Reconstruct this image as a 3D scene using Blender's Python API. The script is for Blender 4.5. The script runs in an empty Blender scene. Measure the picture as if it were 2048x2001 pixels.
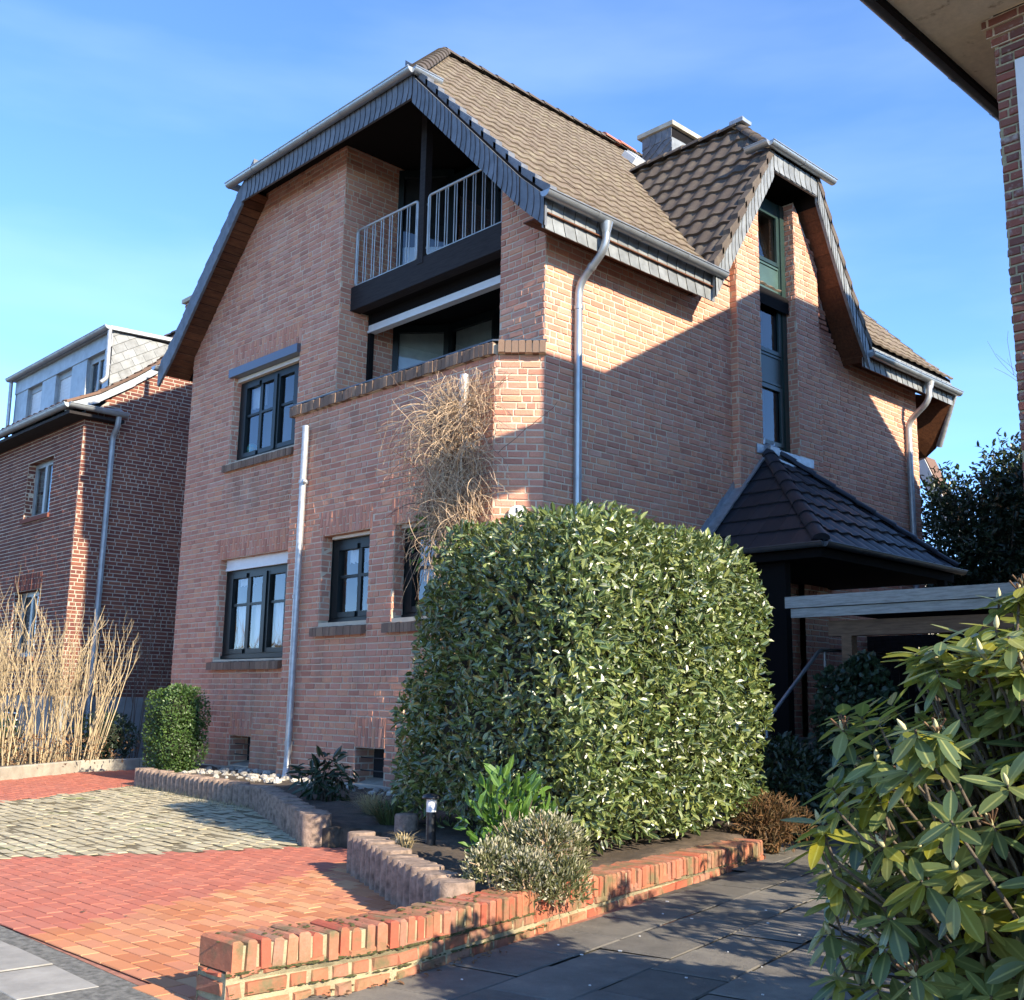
import bpy, math, random
import numpy as np
from mathutils import Vector, Matrix

random.seed(7)
RNG = np.random.default_rng(11)
SC = bpy.context.scene
COL = SC.collection
R = math.radians
V = Vector

# ------------------------------------------------------------------ mesh builder
class MB:
    """Collects faces; build() links them as ONE mesh object."""
    def __init__(self):
        self.v, self.f, self.m, self.s = [], [], [], []

    def add(self, vs, fs, m=0, smooth=False):
        b = len(self.v)
        self.v.extend([tuple(p) for p in vs])
        for f in fs:
            self.f.append([b + i for i in f])
            self.m.append(m)
            self.s.append(smooth)

    def poly(self, pts, m=0):
        self.add(pts, [list(range(len(pts)))], m)

    def box(self, x0, x1, y0, y1, z0, z1, m=0):
        if x0 > x1: x0, x1 = x1, x0
        if y0 > y1: y0, y1 = y1, y0
        if z0 > z1: z0, z1 = z1, z0
        vs = [(x0, y0, z0), (x1, y0, z0), (x1, y1, z0), (x0, y1, z0),
              (x0, y0, z1), (x1, y0, z1), (x1, y1, z1), (x0, y1, z1)]
        self.add(vs, [(0, 3, 2, 1), (4, 5, 6, 7), (0, 1, 5, 4), (1, 2, 6, 5), (2, 3, 7, 6), (3, 0, 4, 7)], m)

    def obox(self, c, a, b, d, m=0, bev=0.0):
        """Box at centre c with half vectors a, b, d; bev bevels the +d face."""
        c, a, b, d = V(c), V(a), V(b), V(d)
        k = 1.0
        ka = 1 - bev / max(a.length, 1e-6)
        kb = 1 - bev / max(b.length, 1e-6)
        if bev <= 0:
            lo = [c - d + a * sx + b * sy for sx, sy in ((-1, -1), (1, -1), (1, 1), (-1, 1))]
            hi = [c + d + a * sx + b * sy for sx, sy in ((-1, -1), (1, -1), (1, 1), (-1, 1))]
            self.add(lo + hi, [(0, 3, 2, 1), (4, 5, 6, 7), (0, 1, 5, 4), (1, 2, 6, 5), (2, 3, 7, 6), (3, 0, 4, 7)], m)
            return
        j = lambda: V((random.uniform(-1, 1), random.uniform(-1, 1), random.uniform(-1, 1))) * bev * .25
        dn = d.normalized() * bev
        sg = ((-1, -1), (1, -1), (1, 1), (-1, 1))
        lo = [c - d + a * sx + b * sy for sx, sy in sg]
        mi = [c + d - dn + a * sx + b * sy + j() for sx, sy in sg]
        hi = [c + d + a * sx * ka + b * sy * kb + j() for sx, sy in sg]
        f = [(0, 3, 2, 1), (8, 9, 10, 11)]
        for k in range(4):
            q = (k + 1) % 4
            f += [(k, q, 4 + q, 4 + k), (4 + k, 4 + q, 8 + q, 8 + k)]
        self.add(lo + mi + hi, f, m)

    def beam(self, p, q, w, h, m=0, up=(0, 0, 1)):
        p, q = V(p), V(q)
        d = (q - p)
        x = d.normalized()
        y = V(up).cross(x)
        if y.length < 1e-5: y = V((1, 0, 0)).cross(x)
        y.normalize()
        z = x.cross(y)
        self.obox((p + q) / 2, d / 2, y * w / 2, z * h / 2, m)

    def prism(self, poly, d, m=0):
        """Extrude a 3D polygon along d (solid)."""
        n = len(poly)
        d = V(d)
        a = [V(p) for p in poly]
        b = [p + d for p in a]
        fs = [list(range(n - 1, -1, -1)), list(range(n, 2 * n))]
        for i in range(n):
            j = (i + 1) % n
            fs.append((i, j, n + j, n + i))
        self.add(a + b, fs, m)

    def tube(self, pts, r, n=8, m=0, smooth=True, caps=True):
        pts = [V(p) for p in pts]
        k = len(pts)
        rs = [r] * k if not hasattr(r, '__len__') else list(r)
        vs, fs = [], []
        t0 = (pts[1] - pts[0]).normalized()
        ref = V((0, 0, 1)) if abs(t0.z) < 0.9 else V((1, 0, 0))
        x = t0.cross(ref).normalized()
        for i in range(k):
            if i == 0: t = pts[1] - pts[0]
            elif i == k - 1: t = pts[-1] - pts[-2]
            else: t = (pts[i + 1] - pts[i]).normalized() + (pts[i] - pts[i - 1]).normalized()
            if t.length < 1e-9: t = t0
            t.normalize()
            x = (x - t * x.dot(t))
            if x.length < 1e-6: x = t.orthogonal()
            x.normalize()
            y = t.cross(x)
            for j in range(n):
                a = 2 * math.pi * j / n
                vs.append(pts[i] + (x * math.cos(a) + y * math.sin(a)) * rs[i])
        for i in range(k - 1):
            for j in range(n):
                a, b = i * n + j, i * n + (j + 1) % n
                fs.append((a, b, b + n, a + n))
        self.add(vs, fs, m, smooth)
        if caps:
            self.add(vs[:n], [list(range(n - 1, -1, -1))], m)
            self.add(vs[-n:], [list(range(n))], m)

    def build(self, name, mats, parent=None, loc=None):
        me = bpy.data.meshes.new(name)
        if loc is not None:
            L = V(loc)
            vs = [tuple(V(p) - L) for p in self.v]
        else:
            vs = self.v
        me.from_pydata(vs, [], self.f)
        if not isinstance(mats, (list, tuple)): mats = [mats]
        for mt in mats: me.materials.append(mt)
        me.polygons.foreach_set('material_index', self.m)
        me.polygons.foreach_set('use_smooth', self.s)
        me.update()
        o = bpy.data.objects.new(name, me)
        COL.objects.link(o)
        if loc is not None: o.location = loc
        if parent is not None:
            o.parent = parent
            o.matrix_parent_inverse = Matrix.Translation(-abs_loc(parent))
        return o

def abs_loc(o):
    p = V(o.location)
    while o.parent is not None:
        p = p + V(o.parent.location) + o.matrix_parent_inverse.translation
        o = o.parent
    return p

def raw_mesh(name, vs, fs, mats, mi=None, parent=None, smooth=False, rib=(1, 1, 1, 1, 0, 0, 0, 0)):
    me = bpy.data.meshes.new(name)
    me.from_pydata(vs, [], fs)
    at = me.attributes.new('rib', 'FLOAT', 'POINT')
    at.data.foreach_set('value', np.tile(np.array(rib, float), len(vs) // len(rib)))
    if not isinstance(mats, (list, tuple)): mats = [mats]
    for mt in mats: me.materials.append(mt)
    if mi is not None: me.polygons.foreach_set('material_index', mi)
    if smooth: me.polygons.foreach_set('use_smooth', [True] * len(me.polygons))
    me.update()
    o = bpy.data.objects.new(name, me)
    COL.objects.link(o)
    if parent is not None:
        o.parent = parent
        o.matrix_parent_inverse = Matrix.Translation(-abs_loc(parent))
    return o

def tag(o, label=None, cat=None, group=None, kind=None):
    if label: o['label'] = label
    if cat: o['category'] = cat
    if group: o['group'] = group
    if kind: o['kind'] = kind
    return o

def thing(name, label, cat, loc, group=None):
    o = bpy.data.objects.new(name, None)
    o.empty_display_size = 0.2
    COL.objects.link(o)
    o.location = loc
    return tag(o, label, cat, group)

# ------------------------------------------------------------------ materials
class NT:
    def __init__(self, name):
        self.mat = bpy.data.materials.new(name)
        self.mat.use_nodes = True
        self.t = self.mat.node_tree
        self.b = self.t.nodes['Principled BSDF']
        self.out = self.t.nodes['Material Output']
    def n(self, typ, **kw):
        nd = self.t.nodes.new(typ)
        for k, v in kw.items(): setattr(nd, k, v)
        return nd
    def l(self, a, b): self.t.links.new(a, b)
    def noise(self, scale, detail=4, rough=0.6, vec=None):
        nd = self.n('ShaderNodeTexNoise')
        nd.inputs['Scale'].default_value = scale
        nd.inputs['Detail'].default_value = detail
        nd.inputs['Roughness'].default_value = rough
        self.l(vec if vec is not None else self.obj(), nd.inputs['Vector'])
        return nd.outputs['Fac']
    def obj(self):
        g = self.n('ShaderNodeNewGeometry')
        return g.outputs['Position']
    def rnd(self):
        return self.n('ShaderNodeNewGeometry').outputs['Random Per Island']
    def ramp(self, fac, stops, interp='LINEAR'):
        r = self.n('ShaderNodeValToRGB')
        r.color_ramp.interpolation = interp
        e = r.color_ramp.elements
        while len(e) < len(stops): e.new(0.5)
        for i, (p, c) in enumerate(stops):
            e[i].position = p
            e[i].color = (c[0], c[1], c[2], 1) if hasattr(c, '__len__') else (c, c, c, 1)
        self.l(fac, r.inputs['Fac'])
        return r.outputs['Color']
    def mix(self, fac, a, b, mode='MIX'):
        m = self.n('ShaderNodeMix', data_type='RGBA', blend_type=mode)
        for sock, val in ((m.inputs[0], fac), (m.inputs[6], a), (m.inputs[7], b)):
            if hasattr(val, 'is_linked') or isinstance(val, bpy.types.NodeSocket): self.l(val, sock)
            elif hasattr(val, '__len__'): sock.default_value = (val[0], val[1], val[2], 1)
            else: sock.default_value = val
        return m.outputs[2]
    def math(self, op, a, b=0.0):
        m = self.n('ShaderNodeMath', operation=op)
        for i, val in enumerate((a, b)):
            if isinstance(val, bpy.types.NodeSocket): self.l(val, m.inputs[i])
            else: m.inputs[i].default_value = val
        return m.outputs[0]
    def bump(self, h, strength=0.5, dist=0.01):
        b = self.n('ShaderNodeBump')
        b.inputs['Strength'].default_value = strength
        b.inputs['Distance'].default_value = dist
        self.l(h, b.inputs['Height'])
        self.l(b.outputs['Normal'], self.b.inputs['Normal'])
    def set(self, color=None, rough=None, metal=None, spec=None):
        if color is not None:
            if isinstance(color, bpy.types.NodeSocket): self.l(color, self.b.inputs['Base Color'])
            else: self.b.inputs['Base Color'].default_value = (*color, 1)
        if rough is not None:
            if isinstance(rough, bpy.types.NodeSocket): self.l(rough, self.b.inputs['Roughness'])
            else: self.b.inputs['Roughness'].default_value = rough
        if metal is not None: self.b.inputs['Metallic'].default_value = metal
        if spec is not None: self.b.inputs['Specular IOR Level'].default_value = spec
        return self.mat

def brick_mat(name, cols, noise_scale=60, bstr=0.6, bdist=0.006, dirt=None, rough=0.9, macro=True, streak=False):
    t = NT(name)
    n = len(cols)
    c = t.ramp(t.rnd(), [((i + 0.5) / n, k) for i, k in enumerate(cols)], 'LINEAR')
    sp = t.noise(noise_scale, 6, 0.7)
    c = t.mix(t.math('MULTIPLY', t.ramp(sp, [(0.35, 0.0), (0.7, 1.0)]), 0.45), c, [x * 0.55 for x in cols[n // 2]])
    if macro:
        big = t.noise(0.8, 3)
        c = t.mix(t.math('MULTIPLY', t.ramp(big, [(0.4, 0.0), (0.75, 1.0)]), 0.28), c, [x * 1.15 for x in cols[0]])
    if dirt is not None:
        dcol, dscale, lo, hi = dirt
        d = t.noise(dscale, 6, 0.65)
        c = t.mix(t.ramp(d, [(lo, 0.0), (hi, 1.0)]), c, dcol)
    if streak:                                   # rain streaks and old patches
        mp = t.n('ShaderNodeMapping'); mp.inputs['Scale'].default_value = (3.5, 3.5, .35)
        t.l(t.obj(), mp.inputs['Vector'])
        sk = t.noise(1.0, 6, .65, mp.outputs['Vector'])
        c = t.mix(t.math('MULTIPLY', t.ramp(sk, [(.50, 0.0), (.72, 1.0)]), .30), c, [x * .55 for x in cols[0]])
        sx = t.n('ShaderNodeSeparateXYZ'); t.l(t.obj(), sx.inputs[0])
        X_, Y_, Z_ = sx.outputs
        def band(v, a, b, soft):
            m = t.n('ShaderNodeMapRange'); m.interpolation_type = 'SMOOTHSTEP'
            m.inputs[1].default_value = a; m.inputs[2].default_value = a + soft; t.l(v, m.inputs[0])
            m2 = t.n('ShaderNodeMapRange'); m2.interpolation_type = 'SMOOTHSTEP'
            m2.inputs[1].default_value = b - soft; m2.inputs[2].default_value = b; m2.inputs[3].default_value = 1; m2.inputs[4].default_value = 0; t.l(v, m2.inputs[0])
            return t.math('MULTIPLY', m.outputs[0], m2.outputs[0])
        tot = None                               # run-off stains below sills, outlets and the coping
        for (xa, xb, za, zb) in ((-16.3, -14.1, .7, 1.75), (-16.3, -14.1, 3.9, 4.95), (-12.75, -11.5, 1.2, 2.1), (-11.15, -9.9, 1.2, 2.1), (-13.6, -8.8, 4.55, 5.3), (-17.7, -8.7, -.2, .75)):
            mk = t.math('MULTIPLY', band(X_, xa, xb, .12), band(Z_, za, zb, .35))
            tot = mk if tot is None else t.math('MAXIMUM', tot, mk)
        tot = t.math('MULTIPLY', tot, t.ramp(sk, [(.38, 0.0), (.62, 1.0)]))
        c = t.mix(t.math('MULTIPLY', tot, .42), c, (.20, .15, .115))
        sk2 = t.noise(1.3, 5, .6)
        c = t.mix(t.math('MULTIPLY', t.ramp(sk2, [(.55, 0.0), (.72, 1.0)]), .22), c, (.60, .47, .38))
    h1 = t.noise(noise_scale * 0.45, 8, 0.75)
    t.bump(h1, bstr, bdist)
    return t.set(c, rough, spec=0.25)

def plain(name, col, rough=0.6, metal=0.0, var=0.0, scale=8, bump=0.0, bscale=40, spec=0.5, isl=0.0):
    t = NT(name)
    c = col
    if var > 0:
        f = t.noise(scale, 5, 0.6)
        c = t.ramp(f, [(0.3, [x * (1 - var) for x in col]), (0.7, [min(1, x * (1 + var)) for x in col])])
    if isl > 0:
        r = t.rnd()
        cc = t.ramp(r, [(0.0, 1 - isl), (1.0, 1 + isl)])
        c = t.mix(1.0, c, cc, 'MULTIPLY')
    if bump > 0:
        t.bump(t.noise(bscale, 6, 0.7), bump, 0.01)
    return t.set(c, rough, metal, spec)

def leaf_mat(name, cols, rough=0.35, trans=0.25, spec=0.5, tcol=None):
    t = NT(name)
    n = len(cols)
    c = t.ramp(t.rnd(), [(min(1, (i + 0.5) / n), k) for i, k in enumerate(cols)])
    f = t.noise(30, 2)
    c = t.mix(t.math('MULTIPLY', f, 0.4), c, [x * 0.7 for x in cols[n // 2]])
    c = t.mix(1.0, c, t.ramp(t.noise(1.9, 4, .6), [(.32, (.72, .70, .72)), (.5, (1, 1, 1)), (.70, (1.28, 1.2, 1.0))]), 'MULTIPLY')
    at = t.n('ShaderNodeAttribute', attribute_name='rib')        # pale midrib
    c = t.mix(t.math('MULTIPLY', t.ramp(at.outputs['Fac'], [(.80, 0.0), (.97, 1.0)]), .55), c, [min(1, x * 1.5 + .05) for x in cols[-1]])
    sp = t.noise(140, 3, .6)
    c = t.mix(t.math('MULTIPLY', t.ramp(sp, [(.62, 0.0), (.72, 1.0)]), .5), c, (.10, .07, .03))
    t.set(c, rough, spec=spec)
    tr = t.n('ShaderNodeBsdfTranslucent')
    tc = t.mix(0.5, c, tcol or [cols[-1][0] * 1.6, cols[-1][1] * 1.7, cols[-1][2] * 0.8])
    t.l(tc, tr.inputs['Color'])
    mx = t.n('ShaderNodeMixShader')
    mx.inputs[0].default_value = trans
    t.l(t.b.outputs[0], mx.inputs[1])
    t.l(tr.outputs[0], mx.inputs[2])
    t.l(mx.outputs[0], t.out.inputs['Surface'])
    return t.mat

def glass_mat(name, tint=(0.9, 0.95, 0.95)):
    t = NT(name)
    tp = t.n('ShaderNodeBsdfTransparent')
    tp.inputs['Color'].default_value = (*tint, 1)
    gl = t.n('ShaderNodeBsdfGlossy')
    gl.inputs['Roughness'].default_value = 0.015
    gl.inputs['Color'].default_value = (0.95, 0.97, 1.0, 1)
    wv = t.noise(2.2, 1, 0.4)
    bp = t.n('ShaderNodeBump')
    bp.inputs['Strength'].default_value = 0.04
    bp.inputs['Distance'].default_value = 0.05
    t.l(wv, bp.inputs['Height'])
    t.l(bp.outputs['Normal'], gl.inputs['Normal'])
    fr = t.n('ShaderNodeFresnel')
    fr.inputs['IOR'].default_value = 1.55
    f = t.math('ADD', t.math('MULTIPLY', fr.outputs[0], 1.0), 0.035)
    mx = t.n('ShaderNodeMixShader')
    t.l(f, mx.inputs[0])
    t.l(tp.outputs[0], mx.inputs[1])
    t.l(gl.outputs[0], mx.inputs[2])
    t.l(mx.outputs[0], t.out.inputs['Surface'])
    return t.mat

def wood_mat(name, c0, c1, axis=(1, 14, 14), rough=0.7, bump=0.3, knots=False, isl=0.25):
    t = NT(name)
    mp = t.n('ShaderNodeMapping')
    mp.inputs['Scale'].default_value = axis
    t.l(t.obj(), mp.inputs['Vector'])
    f = t.noise(3.0, 8, 0.7, mp.outputs['Vector'])
    c = t.ramp(f, [(0.32, c0), (0.68, c1)])
    c = t.mix(1.0, c, t.ramp(t.rnd(), [(0, 1 - isl), (1, 1 + isl)]), 'MULTIPLY')
    if knots:
        k = t.n('ShaderNodeTexVoronoi')
        k.inputs['Scale'].default_value = 1.6
        t.l(t.obj(), k.inputs['Vector'])
        c = t.mix(t.ramp(k.outputs['Distance'], [(0.03, 1.0), (0.07, 0.0)]), c, [x * 0.45 for x in c0])
    t.bump(f, bump, 0.006)
    return t.set(c, rough, spec=0.3)

M = {}
M['brick'] = brick_mat('house_brick', [(.46, .210, .145), (.62, .295, .200), (.68, .32, .195), (.55, .25, .175), (.61, .335, .245), (.70, .355, .21), (.58, .27, .185)], 60, 1.0, .008, streak=True)
M['mortar'] = plain('mortar', (.57, .475, .355), .95, var=.12, scale=6, bump=.5, bscale=120)
M['brick_brown'] = brick_mat('sill_brick', [(.17, .115, .082), (.23, .15, .105), (.20, .135, .10), (.28, .19, .13)])
M['brick_dark'] = brick_mat('neighbour_brick', [(.16, .055, .042), (.20, .072, .052), (.23, .085, .055), (.13, .045, .04), (.26, .10, .062)])
M['mortar_light'] = plain('light_mortar', (.40, .34, .27), .95, var=.12, scale=7)
M['brick_old'] = brick_mat('right_neighbour_brick', [(.17, .075, .055), (.21, .09, .066), (.26, .085, .06), (.14, .065, .055)], dirt=((.36, .31, .27), 9, .55, .75))
M['brick_wall'] = brick_mat('garden_wall_brick', [(.40, .10, .06), (.46, .17, .09), (.38, .18, .115), (.43, .14, .08), (.33, .20, .14), (.48, .21, .12)], 45, .8, .008,
                            dirt=((.17, .135, .07), 5.5, .46, .64))
M['mortar_old'] = plain('old_mortar', (.36, .31, .19), 1.0, var=.35, scale=10, bump=1.0, bscale=60)
M['concrete'] = plain('concrete', (.34, .315, .255), .9, var=.22, scale=5, bump=.3, bscale=50)
M['plinth'] = plain('plinth_render', (.40, .37, .32), .9, var=.2, scale=4, bump=.3, bscale=50)
M['grey_render'] = plain('grey_plinth_render', (.27, .27, .26), .9, var=.25, scale=3, bump=.4, bscale=40)
M['slate'] = plain('slate', (.115, .125, .142), .5, var=.25, scale=9, bump=.25, bscale=60, isl=.16)
M['slate_light'] = plain('light_slate', (.20, .215, .22), .55, var=.25, scale=7, bump=.2, bscale=60, isl=.15)
M['zinc'] = plain('zinc', (.36, .385, .40), .38, .65, var=.12, scale=5, bump=.05, bscale=20)
M['zinc_dull'] = plain('dull_zinc', (.33, .355, .37), .5, .45, var=.18, scale=5)
M['zinc_dark'] = plain('dark_gutter', (.09, .10, .11), .4, .5, var=.2, scale=5)
M['galv'] = plain('galvanised_pipe', (.42, .43, .43), .42, .45, var=.22, scale=14)
M['lead'] = plain('lead_flashing', (.33, .36, .39), .42, .5, var=.25, scale=10, bump=.3, bscale=20)
M['tile'] = brick_mat('roof_tile', [(.155, .122, .090), (.18, .142, .106), (.165, .126, .094), (.195, .155, .115)], 40, .4, .004, dirt=((.25, .215, .145), 6, .48, .75), rough=.9)
M['tile_dormer'] = brick_mat('dormer_tile', [(.085, .068, .056), (.105, .083, .068), (.095, .075, .06), (.12, .098, .078)], 40, .4, .004, dirt=((.16, .135, .10), 7, .5, .8), rough=.75)
M['tile_dark'] = brick_mat('porch_tile', [(.024, .027, .034), (.034, .036, .044), (.029, .032, .040)], 40, .3, .003, rough=.38, macro=False)
M['tile_left'] = brick_mat('neighbour_tile', [(.15, .095, .07), (.2, .12, .085), (.12, .08, .06)], 40, .4, .004, rough=.8)
M['timber_dark'] = wood_mat('dark_timber', (.010, .008, .009), (.030, .025, .025), (1.2, 16, 16), .8)
M['timber_gap_black'] = plain('black_timber_and_gaps', (.008, .007, .007), .9, spec=.15)  # timber; also paints the shadow gaps at slate rims
M['soffit_wood'] = wood_mat('soffit_wood', (.055, .020, .009), (.135, .052, .022), (10, 1.5, 10), .6)
M['frame'] = plain('green_black_frame', (.006, .011, .012), .42, var=.1, spec=.3)
M['frame_green'] = plain('dark_green_frame', (.020, .040, .036), .32, var=.15, scale=3)
M['panel_green'] = plain('green_panel', (.055, .10, .085), .35, var=.2, scale=3)
M['glass'] = glass_mat('window_glass')
M['inside'] = plain('room_interior', (.16, .15, .14), .9)
M['inside_dark'] = plain('dark_interior', (.02, .02, .022), .9)
M['curtain'] = plain('net_curtain', (.72, .73, .76), .9)
M['blind'] = plain('grey_blind', (.30, .32, .31), .8, var=.1)
M['white'] = plain('white_plastic', (.66, .66, .64), .45, var=.05)
M['cream'] = plain('cream_shutter_box', (.66, .63, .55), .5, var=.05)
M['bluegrey'] = plain('shutter_box_metal', (.11, .115, .14), .3, .3)
M['rail'] = plain('grey_railing', (.42, .43, .42), .4, .4, var=.15, scale=10)
M['soil'] = plain('garden_soil', (.075, .055, .038), 1.0, var=.45, scale=9, bump=1.0, bscale=30)
M['palisade'] = plain('palisade_concrete', (.25, .18, .135), .95, var=.5, scale=18, bump=.9, bscale=90, isl=.22)
M['stone'] = plain('white_stone', (.36, .335, .29), .85, var=.25, scale=12, isl=.35)
M['black_metal'] = plain('black_metal', (.02, .022, .026), .4, .2)
M['opal'] = plain('opal_glass', (.78, .78, .76), .3)
M['teal'] = NT('globe_print')
_t = M['teal']
M['teal'] = _t.set(_t.ramp(_t.noise(14, 3), [(.45, (.03, .42, .48)), (.55, (.25, .45, .25))]), .3)
M['ground'] = plain('verge_ground', (.09, .08, .06), 1.0, var=.3, scale=3)
M['asphalt'] = plain('asphalt', (.15, .145, .125), .98, var=.55, scale=25, bump=.6, bscale=150)
_t = NT('red_paver')
_c = _t.ramp(_t.rnd(), [(0.1, (.43, .135, .085)), (.4, (.46, .142, .090)), (.7, (.45, .150, .098)), (.95, (.49, .165, .105))])
_c = _t.mix(_t.math('MULTIPLY', _t.ramp(_t.noise(1.6, 6, .7), [(.42, 0.0), (.72, 1.0)]), .35), _c, (.25, .13, .10))
_t.bump(_t.noise(90, 4), .25, .004)
M['paver_red'] = _t.set(_c, .85, spec=.3)
_t = NT('orange_paver')
_c = _t.ramp(_t.rnd(), [(0.1, (.46, .17, .075)), (.35, (.54, .23, .105)), (.6, (.50, .20, .11)), (.9, (.60, .31, .15))])
_c = _t.mix(_t.math('MULTIPLY', _t.ramp(_t.noise(2.2, 6, .7), [(.45, 0.0), (.75, 1.0)]), .4), _c, (.33, .17, .10))
_t.bump(_t.noise(90, 4), .25, .004)
M['paver_orange'] = _t.set(_c, .85, spec=.3)
M['paver_joint'] = plain('paver_joint_sand', (.30, .13, .085), 1.0, var=.4, scale=20)
_t = NT('grid_paver')
_c = _t.ramp(_t.rnd(), [(0, (.33, .34, .33)), (1, (.43, .44, .42))])
_sx = _t.n('ShaderNodeSeparateXYZ'); _t.l(_t.obj(), _sx.inputs[0])
_d = _t.math('ADD', _t.math('MULTIPLY', _sx.outputs['X'], -.30), _t.math('MULTIPLY', _sx.outputs['Y'], -.16))   # moss grows thicker away from the bed corner
_d = _t.math('ADD', _d, -1.36)
_mos = _t.math('ADD', _t.noise(2.4, 6, .65), _d)
_mc = _t.ramp(_t.noise(1.3, 5, .7), [(.34, (.36, .30, .17)), (.58, (.46, .40, .26)), (.72, (.27, .28, .08))])
_c = _t.mix(_t.math('MULTIPLY', _t.ramp(_mos, [(.36, 0.0), (.62, 1.0)]), .88), _c, _mc)
_t.bump(_t.noise(70, 5), .6, .008)
M['grid_paver'] = _t.set(_c, .95, spec=.2)
_t = NT('grid_paver_joint')
_mc = _t.ramp(_t.noise(1.3, 5, .7), [(.35, (.13, .105, .055)), (.55, (.20, .165, .095)), (.7, (.14, .16, .04))])
_t.bump(_t.noise(90, 6), 1.0, .02)
M['grid_joint'] = _t.set(_mc, 1.0)
_t = NT('dark_drive_slab')
_c = _t.ramp(_t.noise(2.2, 6, .7), [(.32, (.10, .094, .082)), (.55, (.165, .152, .130)), (.75, (.25, .23, .185))])
_c = _t.mix(1.0, _c, _t.ramp(_t.rnd(), [(0, .8), (1, 1.2)]), 'MULTIPLY')
_c = _t.mix(_t.ramp(_t.noise(160, 3, .7), [(.60, 0.0), (.68, .6)]), _c, (.25, .24, .22))
_t.bump(_t.noise(70, 8, .75), .9, .008)
M['slab_dark'] = _t.set(_c, .85, spec=.35)
M['slab_light'] = plain('pavement_slab', (.30, .285, .25), .9, var=.2, scale=6, bump=.3, bscale=90, isl=.12)
M['joint_dark'] = plain('slab_joint', (.07, .065, .05), 1.0, var=.4, scale=10)

# ------------------------------------------------------------------ brickwork
def sub_intervals(a, b, cuts):
    segs = [(a, b)]
    for c0, c1 in cuts:
        out = []
        for s0, s1 in segs:
            if c1 <= s0 or c0 >= s1: out.append((s0, s1)); continue
            if c0 > s0: out.append((s0, c0))
            if c1 < s1: out.append((c1, s1))
        segs = out
    return segs

def one_brick(mb, O, U, W, N, u0, u1, v0, v1, rel, m, jit=.0025, bev=.007):
    rj = lambda: random.uniform(-jit, jit)
    r = rel + random.uniform(-.003, .004)
    bk = [O + U * u + W * v - N * .004 for u, v in ((u0, v0), (u1, v0), (u1, v1), (u0, v1))]
    b = min(bev, (u1 - u0) * .3, (v1 - v0) * .3)
    fr = [O + U * (u + rj()) + W * (v + rj()) + N * (r + rj()) for u, v in
          ((u0 + b, v0 + b), (u1 - b, v0 + b), (u1 - b, v1 - b), (u0 + b, v1 - b))]
    mb.add(bk + fr, [(4, 5, 6, 7), (0, 1, 5, 4), (1, 2, 6, 5), (2, 3, 7, 6), (3, 0, 4, 7)], m)

def clip_poly(pts, poly):
    """Sutherland-Hodgman, poly convex CCW."""
    out = list(pts)
    n = len(poly)
    for i in range(n):
        ax, ay = poly[i]; bx, by = poly[(i + 1) % n]
        side = lambda p: (bx - ax) * (p[1] - ay) - (by - ay) * (p[0] - ax)
        inp, out = out, []
        for j in range(len(inp)):
            p, q = inp[j], inp[(j + 1) % len(inp)]
            sp, sq = side(p), side(q)
            if sp >= 0: out.append(p)
            if (sp >= 0) != (sq >= 0):
                t = sp / (sp - sq)
                out.append((p[0] + t * (q[0] - p[0]), p[1] + t * (q[1] - p[1])))
        if not out: return []
    return out

def in_poly(p, poly, eps=0.0):
    n = len(poly)
    for i in range(n):
        ax, ay = poly[i]; bx, by = poly[(i + 1) % n]
        L = math.hypot(bx - ax, by - ay)
        if ((bx - ax) * (p[1] - ay) - (by - ay) * (p[0] - ax)) / max(L, 1e-9) < -eps: return False
    return True

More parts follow.
